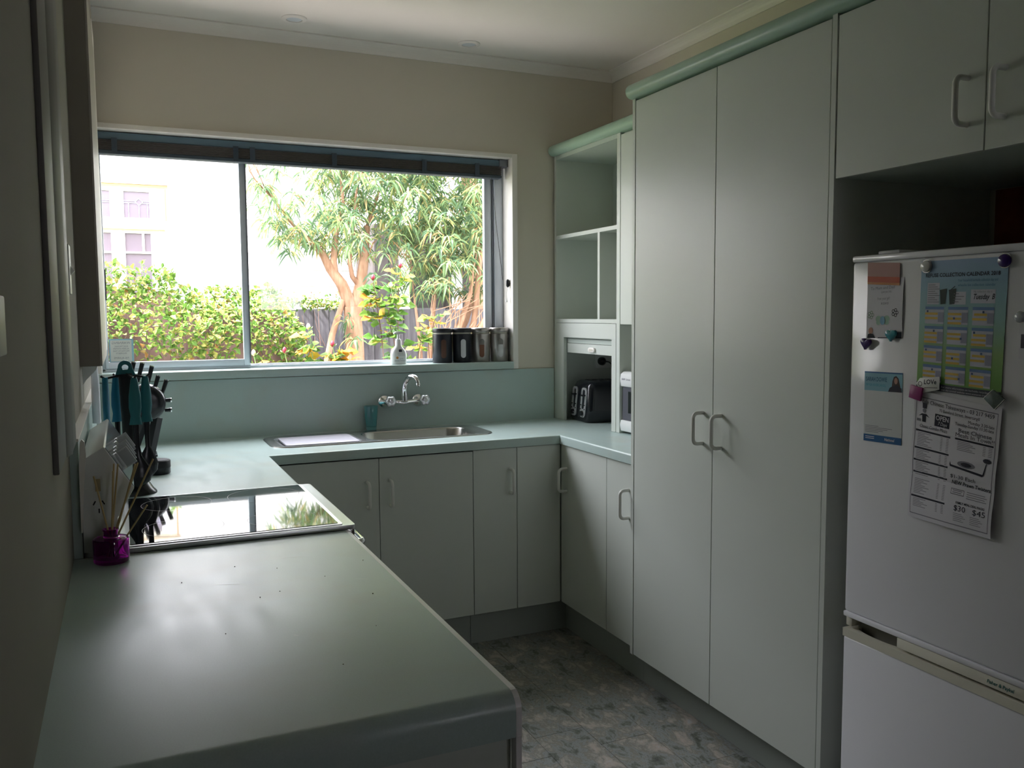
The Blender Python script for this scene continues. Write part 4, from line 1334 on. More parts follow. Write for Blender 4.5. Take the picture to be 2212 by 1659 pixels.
# ------------------------------------------------------------------ stove
rg = thing('stove', (-1.545, -1.55, 0), 'freestanding stove with black ceramic hob set into left worktop', 'stove')
bx(XL + 0.02, -1.262, -1.834, -1.265, 0.05, 0.895).build('body', m_white, rg)
tr = MB()
tr.prism(rrect(-1.8355, -1.226, -1.842, -1.262, 0.012, 3), 'z', 0.9005, 0.912)
tr.build('hob_tray', m_steel_d, rg, bevel=0.002)
bx(-1.262, -1.228, -1.836, -1.266, 0.862, 0.9004).build('front_lip', m_steel, rg, bevel=0.002)
gf = MB()
gf.prism(rrect(-1.752, -1.256, -1.832, -1.274, 0.006, 3), 'z', 0.912, 0.9145)
gf.build('hob_frame', m_steel_d, rg)
gl_ = MB()
gl_.prism(rrect(-1.742, -1.266, -1.822, -1.284, 0.004, 3), 'z', 0.9146, 0.9158)
gl_.build('ceramic_glass', m_hob, rg)
def annulus(cx_, cy_, r0, r1, z, n=48):
    vs = [(cx_ + r * math.cos(i / n * 2 * PI), cy_ + r * math.sin(i / n * 2 * PI), z) for r in (r0, r1) for i in range(n)]
    return MB().add(vs, [(i, (i + 1) % n, n + (i + 1) % n, n + i) for i in range(n)])
for cx_, cy_, r in ((-1.62, -1.405, 0.092), (-1.385, -1.395, 0.100), (-1.62, -1.70, 0.095), (-1.385, -1.71, 0.085)):
    annulus(cx_, cy_, r - 0.0012, r, 0.9159).build('cooking_ring', m_ring, rg)
    
# back console
con = [(-1.8355, 0.912), (-1.833, 1.118), (-1.787, 1.146), (-1.728, 1.049), (-1.764, 0.985), (-1.764, 0.912)]
MB().prism(con, 'y', -1.842, -1.264).build('back_console', m_white, rg, bevel=0.002)
ang = math.atan2(1.049 - 1.146, -1.728 + 1.787)
nx_, nz_ = -math.sin(ang), math.cos(ang)
tx_, tz_ = math.cos(ang), math.sin(ang)
fp = MB()
fp.prism([(-1.785 + nx_ * 0.0005, 1.143 + nz_ * 0.0005), (-1.785 + nx_ * 0.002, 1.143 + nz_ * 0.002), (-1.730 + nx_ * 0.002, 1.052 + nz_ * 0.002), (-1.730 + nx_ * 0.0005, 1.052 + nz_ * 0.0005)], 'y', -1.838, -1.268)
fp.build('control_fascia', mat('fascia_grey', (0.30, 0.33, 0.37), 0.12), rg)
cxm, czm = -1.756, 1.097
for i, ky in enumerate((-1.745, -1.685, -1.625, -1.535, -1.475)):
    kb = MB()
    kb.lathe([(0.023, 0), (0.022, 0.004), (0.019, 0.006)], (0, 0, 0), 20)
    kb.prism(rrect(-0.022, 0.022, -0.0045, 0.0045, 0.004, 3), 'z', 0.004, 0.030)
    vs = []
    for v in kb.v:
        # local z -> normal, local x -> tangent, local y -> y
        vs.append((cxm + v[0] * tx_ + v[2] * nx_, ky + v[1], czm + v[0] * tz_ + v[2] * nz_))
    kb.v = vs
    kb.build('knob', m_knobclear, rg)
sw = MB(); sw.prism(rrect(-1.8115, -1.7915, 1.040, 1.082, 0.003, 3), 'y', -1.8420, -1.8432); sw.build('switch_surround', m_white, rg)
bx(-1.807, -1.796, -1.8455, -1.8432, 1.048, 1.076).build('rocker_switch', mat('old_cream', (0.40, 0.33, 0.18), 0.5), rg, bevel=0.001)
for (dx_, dz_, rt) in ((-0.009, 0.012, 0.5), (0.009, 0.012, -0.5), (0.0, -0.006, 0.0)):
    p = MB()
    ca, sa = math.cos(rt), math.sin(rt)
    q = [(-0.0013, -0.005), (0.0013, -0.005), (0.0013, 0.005), (-0.0013, 0.005)]
    p.prism([(-1.801 + dx_ + a * ca + b2 * sa, 1.010 + dz_ - a * sa + b2 * ca) for a, b2 in q], 'y', -1.8422, -1.8428)
    p.build('socket_slot', m_dark, rg)
# oven door with towel-bar handle seen over the worktop edge
bx(-1.262, -1.236, -1.83, -1.27, 0.14, 0.72).build('oven_door', m_hob, rg, bevel=0.003)
bx(-1.262, -1.238, -1.83, -1.27, 0.73, 0.858).build('front_panel', m_white, rg, bevel=0.002)
MB().tube([(-1.236, -1.79, 0.852), (-1.205, -1.79, 0.852), (-1.196, -1.78, 0.852), (-1.196, -1.32, 0.852), (-1.205, -1.31, 0.852), (-1.236, -1.31, 0.852)], 0.010, 10).build('oven_handle', m_chrome, rg)
for ky in (-1.74, -1.63, -1.47, -1.36):
    pass

# ------------------------------------------------------------------ reed diffuser
rd_ = thing('reed_diffuser', (-1.779, -1.893, 0.9), 'round magenta glass reed diffuser on the worktop in front of the stove', 'diffuser')
MB().lathe([(0.0005, 0.9005), (0.034, 0.9005), (0.0365, 0.904), (0.0365, 0.950), (0.035, 0.953), (0.016, 0.955), (0.0145, 0.958), (0.0145, 0.968), (0.0165, 0.970), (0.0165, 0.973), (0.012, 0.973), (0.0115, 0.957), (0.031, 0.950), (0.0325, 0.948), (0.0325, 0.911), (0.0005, 0.910)], (-1.779, -1.893, 0), 32, caps=False).build('bottle', m_purple, rd_)
for (bx_, by_, tx2, ty2, tz2) in ((-0.004, 0.002, -0.028, -0.008, 1.092), (0.001, 0.0, 0.012, 0.020, 1.112), (0.002, 0.003, 0.020, 0.012, 1.112), (0.002, -0.004, 0.055, 0.010, 1.110), (0.006, 0.0, 0.060, 0.024, 1.110), (0.004, -0.003, 0.092, 0.030, 1.115), (-0.004, -0.003, 0.075, -0.01, 1.02), (0.0, 0.004, 0.010, -0.006, 1.10)):
    MB().tube([(-1.779 - bx_ * 1.5, -1.893 - by_ * 1.5, 0.914), (-1.779 + tx2, -1.893 + ty2, tz2)], 0.0021, 6).build('reed', m_reed, rd_)

# ------------------------------------------------------------------ utensil carousel
UX, UY = -1.718, -1.120
uc = thing('utensil_carousel', (UX, UY, 0.9), 'tall black utensil stand with teal hanging loop top behind the stove', 'utensil stand')
MB().lathe([(0.058, 0.9005), (0.057, 0.905), (0.048, 0.915), (0.036, 0.935), (0.020, 0.942)], (UX, UY, 0), 32).build('base', m_black, uc)
MB().tube([(UX - 0.012, UY, 0.935), (UX - 0.014, UY, 1.10), (UX - 0.016, UY, 1.24), (UX - 0.018, UY, 1.262)], [0.018, 0.019, 0.021, 0.020], 12).build('post', m_blackm, uc)
n = 20
pts_o = []
for i in range(n + 1):
    a = PI * i / n
    pts_o.append((UX - 0.018 + 0.020 * math.cos(a), 1.282 + 0.020 * math.sin(a)))
outl = [(UX + 0.010, 1.258)] + pts_o + [(UX - 0.046, 1.258)]
hole = [(UX - 0.018 + 0.009 * math.cos(2 * PI * i / len(outl) + 0.0), 1.281 + 0.009 * math.sin(2 * PI * i / len(outl))) for i in range(len(outl))]
# align hole vertices with outline by angle
cx0, cz0 = UX - 0.018, 1.281
hole = [(cx0 + 0.009 * math.cos(math.atan2(q[1] - cz0, q[0] - cx0)), cz0 + 0.009 * math.sin(math.atan2(q[1] - cz0, q[0] - cx0))) for q in outl]
tpm = MB()
m_n = len(outl)
vs = [(p[0], UY - 0.006, p[1]) for p in outl] + [(p[0], UY - 0.006, p[1]) for p in hole] + [(p[0], UY + 0.006, p[1]) for p in outl] + [(p[0], UY + 0.006, p[1]) for p in hole]
fs = []
for i in range(m_n):
    j = (i + 1) % m_n
    fs += [(i, j, m_n + j, m_n + i), (2 * m_n + i, 3 * m_n + i, 3 * m_n + j, 2 * m_n + j), (i, 2 * m_n + i, 2 * m_n + j, j), (m_n + i, m_n + j, 3 * m_n + j, 3 * m_n + i)]
tpm.add(vs, fs)
tpm.build('hanging_loop', m_tealtop, uc, bevel=0.001)
def arm(a, L=0.055):
    c_, s_ = math.cos(a), math.sin(a)
    b0 = (UX - 0.016, UY)
    MB().tube([(b0[0], b0[1], 1.262), (b0[0] + c_ * L * 0.5, b0[1] + s_ * L * 0.5, 1.256), (b0[0] + c_ * L, b0[1] + s_ * L, 1.250), (b0[0] + c_ * (L + 0.012), b0[1] + s_ * (L + 0.012), 1.258)], 0.0035, 8).build('hook_arm', m_blackm, uc)
    return (b0[0] + c_ * L, b0[1] + s_ * L)
def utensil(px, py, kind, ztip, label, rot, hm=None, wbulge=1.12):
    o = thing('kitchen_utensil', (px, py, 1.25), label, 'utensil', 'teal handled utensils on the carousel')
    ca, sa = math.cos(rot), math.sin(rot)
    def Q(u_, w_, z):
        return (px + u_ * ca - w_ * sa, py + u_ * sa + w_ * ca, z)
    # handle: flattened tapered body
    rows = [(1.254, 0.006), (1.246, 0.009), (1.20, 0.0145), (1.165, 0.0155), (1.14, 0.012), (1.125, 0.014), (1.115, 0.016)]
    n_ = 12
    vs = []
    for z, w_ in rows:
        for i in range(n_):
            a = 2 * PI * i / n_
            vs.append(Q(w_ * wbulge * math.cos(a), 0.008 * math.sin(a), z))
    fs = [(k_ * n_ + i, k_ * n_ + (i + 1) % n_, (k_ + 1) * n_ + (i + 1) % n_, (k_ + 1) * n_ + i) for k_ in range(len(rows) - 1) for i in range(n_)]
    mb = MB().add(vs, fs, True)
    mb.f.append(tuple(range(n_))); mb.sm.append(False)
    mb.f.append(tuple((len(rows) - 1) * n_ + i for i in range(n_))); mb.sm.append(False)
    mb.build('grip', hm or m_teal, o)
    # shaft and head
    rows = [(1.116, 0.009, 0.004)]
    if kind == 'ladle':
        rows += [(1.05, 0.009, 0.004), (1.02, 0.014, 0.006), (0.99, 0.034, 0.012), (0.965, 0.041, 0.018), (0.945, 0.034, 0.016), (0.930, 0.014, 0.008)]
    elif kind == 'turner':
        rows += [(1.04, 0.007, 0.003), (1.03, 0.028, 0.002), (0.955, 0.036, 0.002), (0.950, 0.035, 0.002)]
    else:
        rows += [(1.04, 0.007, 0.003), (1.02, 0.018, 0.006), (0.99, 0.029, 0.009), (0.965, 0.026, 0.008), (0.948, 0.010, 0.004)]
    vs = []
    for z, w_, t_ in rows:
        for i in range(n_):
            a = 2 * PI * i / n_
            vs.append(Q(w_ * math.cos(a), t_ * math.sin(a), z))
    fs = [(k_ * n_ + i, k_ * n_ + (i + 1) % n_, (k_ + 1) * n_ + (i + 1) % n_, (k_ + 1) * n_ + i) for k_ in range(len(rows) - 1) for i in range(n_)]
    mb = MB().add(vs, fs, True)
    mb.f.append(tuple(range(n_))); mb.sm.append(False)
    mb.f.append(tuple((len(rows) - 1) * n_ + i for i in range(n_))); mb.sm.append(False)
    mb.build('head', m_black, o)
p1 = arm(math.radians(190), 0.058); p2 = arm(math.radians(120), 0.058); p3 = arm(math.radians(-70), 0.060); p4 = arm(math.radians(5), 0.052)
utensil(p1[0], p1[1], 'turner', 0.95, 'blue handled spatula hanging leftmost on the utensil stand', 1.2)
utensil(p2[0], p2[1], 'spoon', 0.95, 'blue handled spoon hanging second from left on the utensil stand', 0.5)
utensil(p3[0], p3[1], 'ladle', 0.93, 'teal handled ladle hanging at the front of the utensil stand', 0.0, m_tealtop)
utensil(p4[0], p4[1], 'spoon', 0.95, 'teal handled slotted spoon hanging rightmost on the utensil stand', 0.3, m_tealtop)

# ------------------------------------------------------------------ knife stand (leaning black figure with round body) and knives
KY = -0.37
kn = thing('knife_holder', (-1.66, KY, 0.9), 'glossy black knife holder with round body behind the utensil stand', 'knife block')
k_ = MB()
vs = []
N1 = 28
for (rr, hy) in ((0.040, -0.052), (0.062, -0.045), (0.070, -0.030), (0.072, 0.0), (0.070, 0.030), (0.060, 0.045), (0.030, 0.05)):
    for i in range(N1):
        a = 2 * PI * i / N1
        vs.append((-1.668 + rr * math.cos(a), KY + hy, 1.105 + rr * math.sin(a)))
fs = [(q * N1 + i, q * N1 + (i + 1) % N1, (q + 1) * N1 + (i + 1) % N1, (q + 1) * N1 + i) for q in range(6) for i in range(N1)]
k_.add(vs, fs, True)
k_.f.append(tuple(range(N1))); k_.sm.append(False)
k_.f.append(tuple(6 * N1 + i for i in range(N1))); k_.sm.append(False)
k_.build('round_body', m_black, kn)
MB().tube([(-1.630, KY, 1.045), (-1.662, KY, 0.906)], [0.020, 0.020], 4).build('leg', m_blackm, kn)
MB().tube([(-1.675, KY, 1.04), (-1.725, KY, 0.906)], [0.018, 0.018], 4).build('leg', m_blackm, kn)
bx(-1.76, -1.635, KY - 0.05, KY + 0.05, 0.9005, 0.908).build('foot_plate', m_black, kn, bevel=0.002)
for i, (hx0, hz0, hx1, hz1, lb) in enumerate(((-1.722, 1.185, -1.704, 1.262, 'leftmost of five upright black knives'), (-1.694, 1.185, -1.674, 1.258, 'second upright black knife from the left'), (-1.660, 1.172, -1.641, 1.244, 'third upright black knife from the left, middle one'),
                                         (-1.637, 1.150, -1.620, 1.208, 'fourth upright black knife from the left'), (-1.610, 1.135, -1.591, 1.190, 'rightmost upright black knife'),
                                         (-1.602, 1.109, -1.576, 1.110, 'upper of two black knives sticking out sideways'), (-1.602, 1.071, -1.577, 1.072, 'lower of two black knives sticking out sideways'))):
    kf = thing('kitchen_knife', (hx0, KY, hz0), lb + ' in the knife holder', 'knife', 'knives in the black holder')
    d_v = Vector((hx1 - hx0, 0, hz1 - hz0)).normalized()
    p0 = Vector((hx0, KY, hz0)); p1_ = Vector((hx1, KY, hz1))
    MB().tube([p0, p0 + (p1_ - p0) * 0.3, p1_ - d_v * 0.004], [0.0065, 0.0075, 0.0085], 10).build('grip', m_black, kf)
    MB().tube([p1_ - d_v * 0.004, p1_], 0.0085, 10).build('end_cap', m_chrome, kf)
pk = thing('speaker_puck', (-1.642, -0.83, 0.9), 'small round black speaker lying on the worktop behind the stove', 'speaker')
MB().lathe([(0.036, 0.9006), (0.038, 0.903), (0.038, 0.922)], (-1.645, -0.80, 0), 32).build('lower_case', m_black, pk)
MB().lathe([(0.0385, 0.9222), (0.0385, 0.9445), (0.036, 0.947)], (-1.645, -0.80, 0), 32).build('upper_case', m_blackm, pk)
MB().lathe([(0.033, 0.9472), (0.032, 0.9485)], (-1.645, -0.80, 0), 32).build('grille', mat('puck_grille', (0.06, 0.055, 0.06), 0.6, bump=0.6, bscale=800), pk)

# ------------------------------------------------------------------ left wall: shallow cupboard, light switches, paper towel
sc_ = thing('slim_wall_cupboard', (XL, -0.75, 1.288), 'slim brown-grey wall cupboard against the left wall beside the window', 'cupboard')
m_slim = mat('slim_cupboard_paint', (0.30, 0.27, 0.23), 0.6, noise=0.03, nscale=6)
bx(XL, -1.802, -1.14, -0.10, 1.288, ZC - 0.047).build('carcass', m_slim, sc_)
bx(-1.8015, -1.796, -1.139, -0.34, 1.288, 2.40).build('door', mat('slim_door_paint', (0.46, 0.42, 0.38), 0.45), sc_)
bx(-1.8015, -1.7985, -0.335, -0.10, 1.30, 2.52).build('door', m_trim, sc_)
def wall_switch(y, z, h, w_, label, tog=True, pm_=None):
    o = thing('light_switch', (XL, y, z), label, 'switch')
    MB().box(XL, XL + 0.009, y - w_ / 2, y + w_ / 2, z - h / 2, z + h / 2).build('plate', pm_ or m_whitep, o, bevel=0.002)
    if tog:
        MB().prism([(XL + 0.009, z - 0.014), (XL + 0.018, z - 0.004), (XL + 0.010, z + 0.008)], 'y', y - 0.006, y + 0.006).build('toggle', m_whitep, o)
wall_switch(-1.62, 1.545, 0.116, 0.072, 'white toggle light switch on the left wall above the stove')
wall_switch(-2.972, 1.425, 0.060, 0.09, 'light switch at the left border of the picture', tog=False, pm_=mat('dark_switch_plate', (0.30, 0.28, 0.24), 0.5))  # plate in a darker tone than the other switch
pt_ = thing('paper_towel_holder', (XL, -0.72, 1.05), 'white paper towel roll on wall holder under the slim cupboard', 'paper towel')
pm = mat('paper_towel', (0.90, 0.89, 0.93), 0.8)
MB().tube([(XL + 0.031, -0.95, 1.275), (XL + 0.032, -0.95, 1.22), (XL + 0.032, -0.95, 1.10)], [0.010, 0.0125, 0.0125], 14).build('roll', pm, pt_)
MB().tube([(XL + 0.038, -0.95, 1.110), (XL + 0.038, -0.95, 1.085)], 0.007, 12).build('holder_end', m_whitep, pt_)
MB().prism([(XL, 1.286), (XL + 0.044, 1.286), (XL + 0.038, 1.270), (XL + 0.010, 1.240), (XL, 1.225)], 'y', -1.0, -0.93).build('bracket', m_trim, pt_)

# ------------------------------------------------------------------ microwave, toaster, socket
mw = thing('microwave', (0.42, -0.95, 0.9), 'white microwave with dark door on the worktop beside the pantry', 'microwave')
bx(0.300, 0.585, -1.150, -0.655, 0.912, 1.172).build('case', m_white, mw, bevel=0.006)
def arc_poly(z0, z1, bulge, xf, n=8, y=None):
    pts = []
    for i in range(n + 1):
        t_ = i / n
        pts.append((xf - bulge * math.sin(t_ * PI), z0 + (z1 - z0) * t_))
    return pts
f1 = MB()
f1.prism([(0.302, 1.110), (0.268, 1.110), (0.262, 1.140), (0.266, 1.165), (0.280, 1.176), (0.302, 1.177)], 'y', -1.150, -0.652, smooth=True)
f1.build('control_bar', m_white, mw, bevel=0.003)
f2 = MB()
f2.prism([(0.302, 1.109), (0.276, 1.109), (0.274, 0.962), (0.302, 0.962)], 'y', -1.150, -0.656)
f2.build('door', mat('microwave_door', (0.10, 0.10, 0.12), 0.25), mw)
bx(0.2725, 0.2745, -1.10, -0.705, 0.995, 1.09).build('door_glass', m_hob, mw)
f3 = MB()
f3.prism([(0.302, 0.961), (0.268, 0.961), (0.262, 0.940), (0.268, 0.912), (0.302, 0.906)], 'y', -1.150, -0.652, smooth=True)
f3.build('bottom_bar', m_white, mw, bevel=0.003)
for yy in (-0.70, -1.10):
    MB().lathe([(0.012, 0.9006), (0.012, 0.912)], (0.33, yy, 0), 12).build('foot', m_blackm, mw)
T = MB(); vs, fs = text_mesh('SHARP  Carousel', 0.0115, bold=True)
T.add([(0.2615, -0.668 - v[0] * 0.85, 1.140 + v[1]) for v in vs], fs); T.build('lettering', m_inkg, mw)

tr_ = thing('toaster', (0.42, -0.28, 0.9), 'glossy black four-slice toaster in the appliance nook', 'toaster')
m_brsurr = mat('satin_surround', (0.62, 0.62, 0.64), 0.3, metal=0.5)
tb = MB()
tcx, tcy = 0.440, -0.192
rot = math.radians(-3)
def TR(p):
    return (tcx + p[0] * math.cos(rot) - p[1] * math.sin(rot), tcy + p[0] * math.sin(rot) + p[1] * math.cos(rot), p[2])
loops = []
for (sx_, sy_, z, r_) in ((0.128, 0.105, 0.902, 0.030), (0.134, 0.112, 0.915, 0.035), (0.130, 0.109, 0.98, 0.040), (0.120, 0.103, 1.07, 0.040), (0.110, 0.095, 1.092, 0.040), (0.095, 0.085, 1.100, 0.035)):
    loops.append([TR((p[0], p[1], z)) for p in rrect(-sx_, sx_, -sy_, sy_, r_, 5)])
loft(tb, loops)
tb.build('shell', mat('toaster_black', (0.010, 0.012, 0.016), 0.12, spec=0.6), tr_)
for i, oy in enumerate((0.050, -0.050)):
    def face(u_, z, lift):
        # front face leans with the shell
        xf = -0.134 + (z - 0.915) * 0.09 - lift
        return TR((xf, oy + u_, z))
    n_ = 40
    outer = rrect(-0.028, 0.028, 0.925, 1.070, 0.018, 4)
    inn = rrect(-0.012, 0.012, 0.965, 1.060, 0.010, 4)
    m__ = MB()
    nn = len(outer)
    vs = [face(p[0], p[1], 0.0005) for p in outer] + [face(p[0], p[1], 0.0045) for p in outer] + [face(p[0], p[1], 0.0045) for p in inn] + [face(p[0], p[1], 0.0005) for p in inn]
    fs = []
    for q in range(nn):
        j = (q + 1) % nn
        fs += [(q, j, nn + j, nn + q), (nn + q, nn + j, 2 * nn + j, 2 * nn + q), (2 * nn + q, 2 * nn + j, 3 * nn + j, 3 * nn + q)]
    m__.add(vs, fs)
    ct = m__.build('control_surround', m_brsurr, tr_)
    kb = MB()
    kb.add([face(0.012 * math.cos(a / 14 * 2 * PI), 0.945 + 0.012 * math.sin(a / 14 * 2 * PI), l_) for l_ in (0.004, 0.014) for a in range(14)], [(a, (a + 1) % 14, 14 + (a + 1) % 14, 14 + a) for a in range(14)] + [tuple(14 + a for a in range(14))])
    kb.build('browning_knob', m_black, tr_)
    kb = MB()
    pp = [face(u_, z, l_) for l_ in (0.003, 0.022) for u_, z in ((-0.022, 1.030), (0.004, 1.030), (0.004, 1.037), (-0.022, 1.037))]
    kb.add(pp, [(0, 1, 2, 3), (4, 5, 6, 7), (0, 1, 5, 4), (1, 2, 6, 5), (2, 3, 7, 6), (3, 0, 4, 7)])
    kb.build('lever', m_black, tr_)
    for (uu, zz) in ((0.020, 0.985), (0.020, 0.965), (-0.020, 0.985), (-0.020, 0.965)):
        kb = MB()
        kb.add([face(uu + 0.003 * math.cos(a / 8 * 2 * PI), zz + 0.003 * math.sin(a / 8 * 2 * PI), l_) for l_ in (0.004, 0.007) for a in range(8)], [(a, (a + 1) % 8, 8 + (a + 1) % 8, 8 + a) for a in range(8)] + [tuple(8 + a for a in range(8))])
        kb.build('button', m_black, tr_)
for i, ox in enumerate((-0.055, -0.018, 0.022, 0.058)):
    s_ = MB(); s_.add([TR((ox + a_, b2, z)) for z in (1.1002, 1.1008) for a_, b2 in ((-0.009, -0.065), (0.009, -0.065), (0.009, 0.065), (-0.009, 0.065))], [(0, 1, 2, 3), (4, 5, 6, 7), (0, 1, 5, 4), (1, 2, 6, 5), (2, 3, 7, 6), (3, 0, 4, 7)])
    s_.build('bread_slot', m_dark, tr_)
so_ = thing('wall_socket', (0.53, -0.034, 1.20), 'white wall socket at the back of the appliance nook', 'socket')
bx(0.487, 0.586, -0.0415, -0.0325, 1.150, 1.222).build('plate', m_whitep, so_, bevel=0.002)
pg = thing('power_plug', (0.52, -0.06, 1.19), 'black plug in the nook wall socket above the toaster', 'plug')
MB().lathe([(0.021, -0.042), (0.022, -0.058), (0.015, -0.070), (0.006, -0.082)], (0.520, 0, 1.186), 20, 'y').build('body', m_black, pg)
MB().tube([(0.520, -0.080, 1.186), (0.530, -0.10, 1.185), (0.555, -0.12, 1.16), (0.580, -0.13, 1.10)], 0.004, 8).build('lead', m_black, pg)

# ------------------------------------------------------------------ ceiling downlights
for (dx_, dy_, lb) in ((-1.040, -0.205, 'small white recessed downlight above the left half of window'), (-0.252, -0.175, 'small white recessed downlight above the right end of window')):
    dl = thing('downlight', (dx_, dy_, ZC), lb, 'ceiling light', 'recessed ceiling downlights')
    MB().lathe([(0.052, 0.0), (0.052, -0.002), (0.047, -0.006), (0.033, -0.0065), (0.031, -0.004), (0.031, -0.0005)], (dx_, dy_, ZC), 32, caps=False).build('bezel', m_trim, dl)
    MB().lathe([(0.031, -0.003), (0.001, -0.0032)], (dx_, dy_, ZC), 32).build('diffuser', mat('diffuser', (0.66, 0.70, 0.74), 0.5), dl)

# ================================================================== OUTSIDE
struct(bx(-14, 14, 0.16, 24, -0.55, -0.50).build('ground_outside', ramp_mat('lawn', [(0.35, (0.05, 0.09, 0.02)), (0.6, (0.12, 0.16, 0.05))], 0.9, 'noise', 6)))
struct(bx(-6, 5, 0.17, 2.25, -0.50, -0.46).build('added_bounce_path', mat('bounce_path_concrete', (0.30, 0.27, 0.25), 0.8, noise=0.08, nscale=6)))  # unseen pale ground added to bounce sunlight up to the ceiling
struct(bx(-4.5, 3.5, -7.2, 0.22, ZC + 0.30, ZC + 0.40).build('roof', m_trim_d))
# neighbour's house
HY = 6.0
hs = thing('neighbour_house', (-2.5, HY, -0.5), 'white weatherboard house with leadlight windows beyond the hedge', 'house')
m_house = mat('house_white', (0.88, 0.84, 0.83), 0.7)
m_cas = mat('house_trim', (0.88, 0.84, 0.74), 0.6)
m_hglass = mat('house_glass', (0.17, 0.135, 0.165), 0.15)
m_lead = mat('leadlight_bar', (0.55, 0.55, 0.72), 0.5)
hw = MB()
HX0, HX1 = -2.35, -1.27
wx = ((-2.32, -1.79), (-1.70, -1.345))
hz = ((1.55, 2.31), (2.46, 2.70))
# wall around window block
hw.box(-9, -2.42, HY, HY + 0.15, -0.5, 3.5)
hw.box(-1.27, 1.0, HY, HY + 0.15, -0.5, 3.5)
hw.box(-2.42, -1.27, HY, HY + 0.15, -0.5, 1.45)
hw.box(-2.42, -1.27, HY, HY + 0.15, 2.80, 3.5)
hw.build('wall', m_house, hs)
for i in range(21):
    z = -0.4 + i * 0.18
    if True:
        for (a, b2) in ((-9, -2.42), (-1.27, 1.0)):
            MB().prism([(HY, z), (HY - 0.014, z), (HY - 0.002, z + 0.178), (HY, z + 0.178)], 'x', a, b2).build('weatherboard', m_house, hs)
bx(-9.2, 1.2, HY - 0.45, HY + 0.15, 3.45, 3.60).build('eave', m_house, hs)
MB().prism([(HY - 0.5, 3.60), (HY + 3.5, 5.0), (HY + 3.5, 3.60)], 'x', -9.2, 1.2).build('roof', mat('house_roof', (0.30, 0.20, 0.17), 0.8), hs)
bw = MB()
bw.box(-2.42, -1.27, HY - 0.03, HY + 0.02, 2.76, 2.83)
bw.box(-2.42, -1.25, HY - 0.06, HY - 0.031, 2.797, 2.835)
bw.box(-2.42, -1.27, HY - 0.03, HY + 0.02, 2.33, 2.42)
bw.box(-2.42, -1.29, HY - 0.05, HY - 0.031, 2.335, 2.355)
bw.box(-1.79, -1.70, HY - 0.024, HY + 0.015, 1.46, 2.79)
bw.box(-1.34, -1.272, HY - 0.024, HY + 0.015, 1.46, 2.79)
bw.box(-2.418, -2.32, HY - 0.024, HY + 0.015, 1.46, 2.79)
bw.box(-2.42, -1.27, HY - 0.03, HY + 0.02, 1.42, 1.50)
bw.build('window_casing', m_cas, hs)
m_tan = mat('tan_casing_edge', (0.42, 0.26, 0.13), 0.6)
for (a, b2, c, d2) in ((-2.42, -1.25, 2.768, 2.796), (-2.42, -1.29, 2.322, 2.334), (-1.283, -1.268, 2.43, 2.76)):
    bx(a, b2, HY - 0.045, HY - 0.031, c, d2).build('casing_edge', m_tan, hs)
for (x0, x1) in wx:
    for (z0, z1) in ((1.50, 2.33), (2.42, 2.76)):
        fr_ = MB()
        t_ = 0.035
        fr_.box(x0, x1, HY - 0.01, HY + 0.03, z0, z0 + t_); fr_.box(x0, x1, HY - 0.01, HY + 0.03, z1 - t_, z1)
        fr_.box(x0, x0 + t_ * 0.6, HY - 0.01, HY + 0.03, z0 + t_, z1 - t_); fr_.box(x1 - t_ * 0.6, x1, HY - 0.01, HY + 0.03, z0 + t_, z1 - t_)
        if z0 < 2:
            fr_.box(x0 + 0.022, x1 - 0.022, HY - 0.009, HY + 0.03, 2.085, 2.105)
            xm = x0 + (x1 - x0) * 0.55
            fr_.box(xm - 0.012, xm + 0.012, HY - 0.008, HY + 0.03, 2.106, z1 - t_)
        sash = fr_.build('window_sash', m_cas, hs)
        bx(x0, x1, HY + 0.012, HY + 0.018, z0, z1).build('window_pane', m_hglass, sash)
        # pale curtain at the right inside each pane
        if x1 > -1.5:
            bx(x1 - 0.085, x1, HY + 0.006, HY + 0.011, z0, z1).build('curtain', mat('curtain', (0.80, 0.76, 0.82), 0.8), sash)
        if z0 > 2:
            ld = MB()
            xm, zm = (x0 + x1) / 2 - 0.01, (z0 + z1) / 2 + 0.03
            s_ = 0.036
            y_ = HY + 0.000
            for (a, b2) in (((xm - s_, zm), (xm, zm + s_)), ((xm, zm + s_), (xm + s_, zm)), ((xm + s_, zm), (xm, zm - s_)), ((xm, zm - s_), (xm - s_, zm)),
                            ((x0, zm + 0.008), (xm - s_, zm + 0.008)), ((x0, zm - 0.012), (xm - s_ * 0.7, zm - 0.012)), ((xm + s_, zm + 0.008), (x1, zm + 0.008)), ((xm + s_ * 0.7, zm - 0.012), (x1, zm - 0.012)),
                            ((xm, zm - s_), (xm, z0)), ((xm - 0.10, zm - 0.012), (xm - 0.10, z0)), ((xm + 0.08, zm - 0.012), (xm + 0.08, z0))):
                ld.tube([(a[0], y_, a[1]), (b2[0], y_, b2[1])], 0.0035, 5)
            ld.build('leadlight', m_lead, sash)
# shed with white post
sh = thing('garden_shed', (1.9, 4.7, -0.5), 'dark brown timber shed with a white corner post behind the trees', 'shed')
m_shed = mat('shed_timber', (0.055, 0.045, 0.045), 0.85, noise=0.35, nscale=10)
for i in range(20):
    x0 = 0.62 + i * 0.15
    bx(x0, x0 + 0.146, 4.7 + 0.004 * (i % 2), 4.74, -0.5, 2.35).build('board', m_shed, sh)
bx(0.62, 3.62, 4.75, 5.45, -0.5, 2.35).build('body', m_shed, sh)
bx(0.875, 0.965, 4.62, 4.70, -0.5, 2.15).build('corner_post', m_house, sh)
bx(1.45, 1.54, 4.62, 4.70, -0.5, 2.15).build('corner_post', m_house, sh)

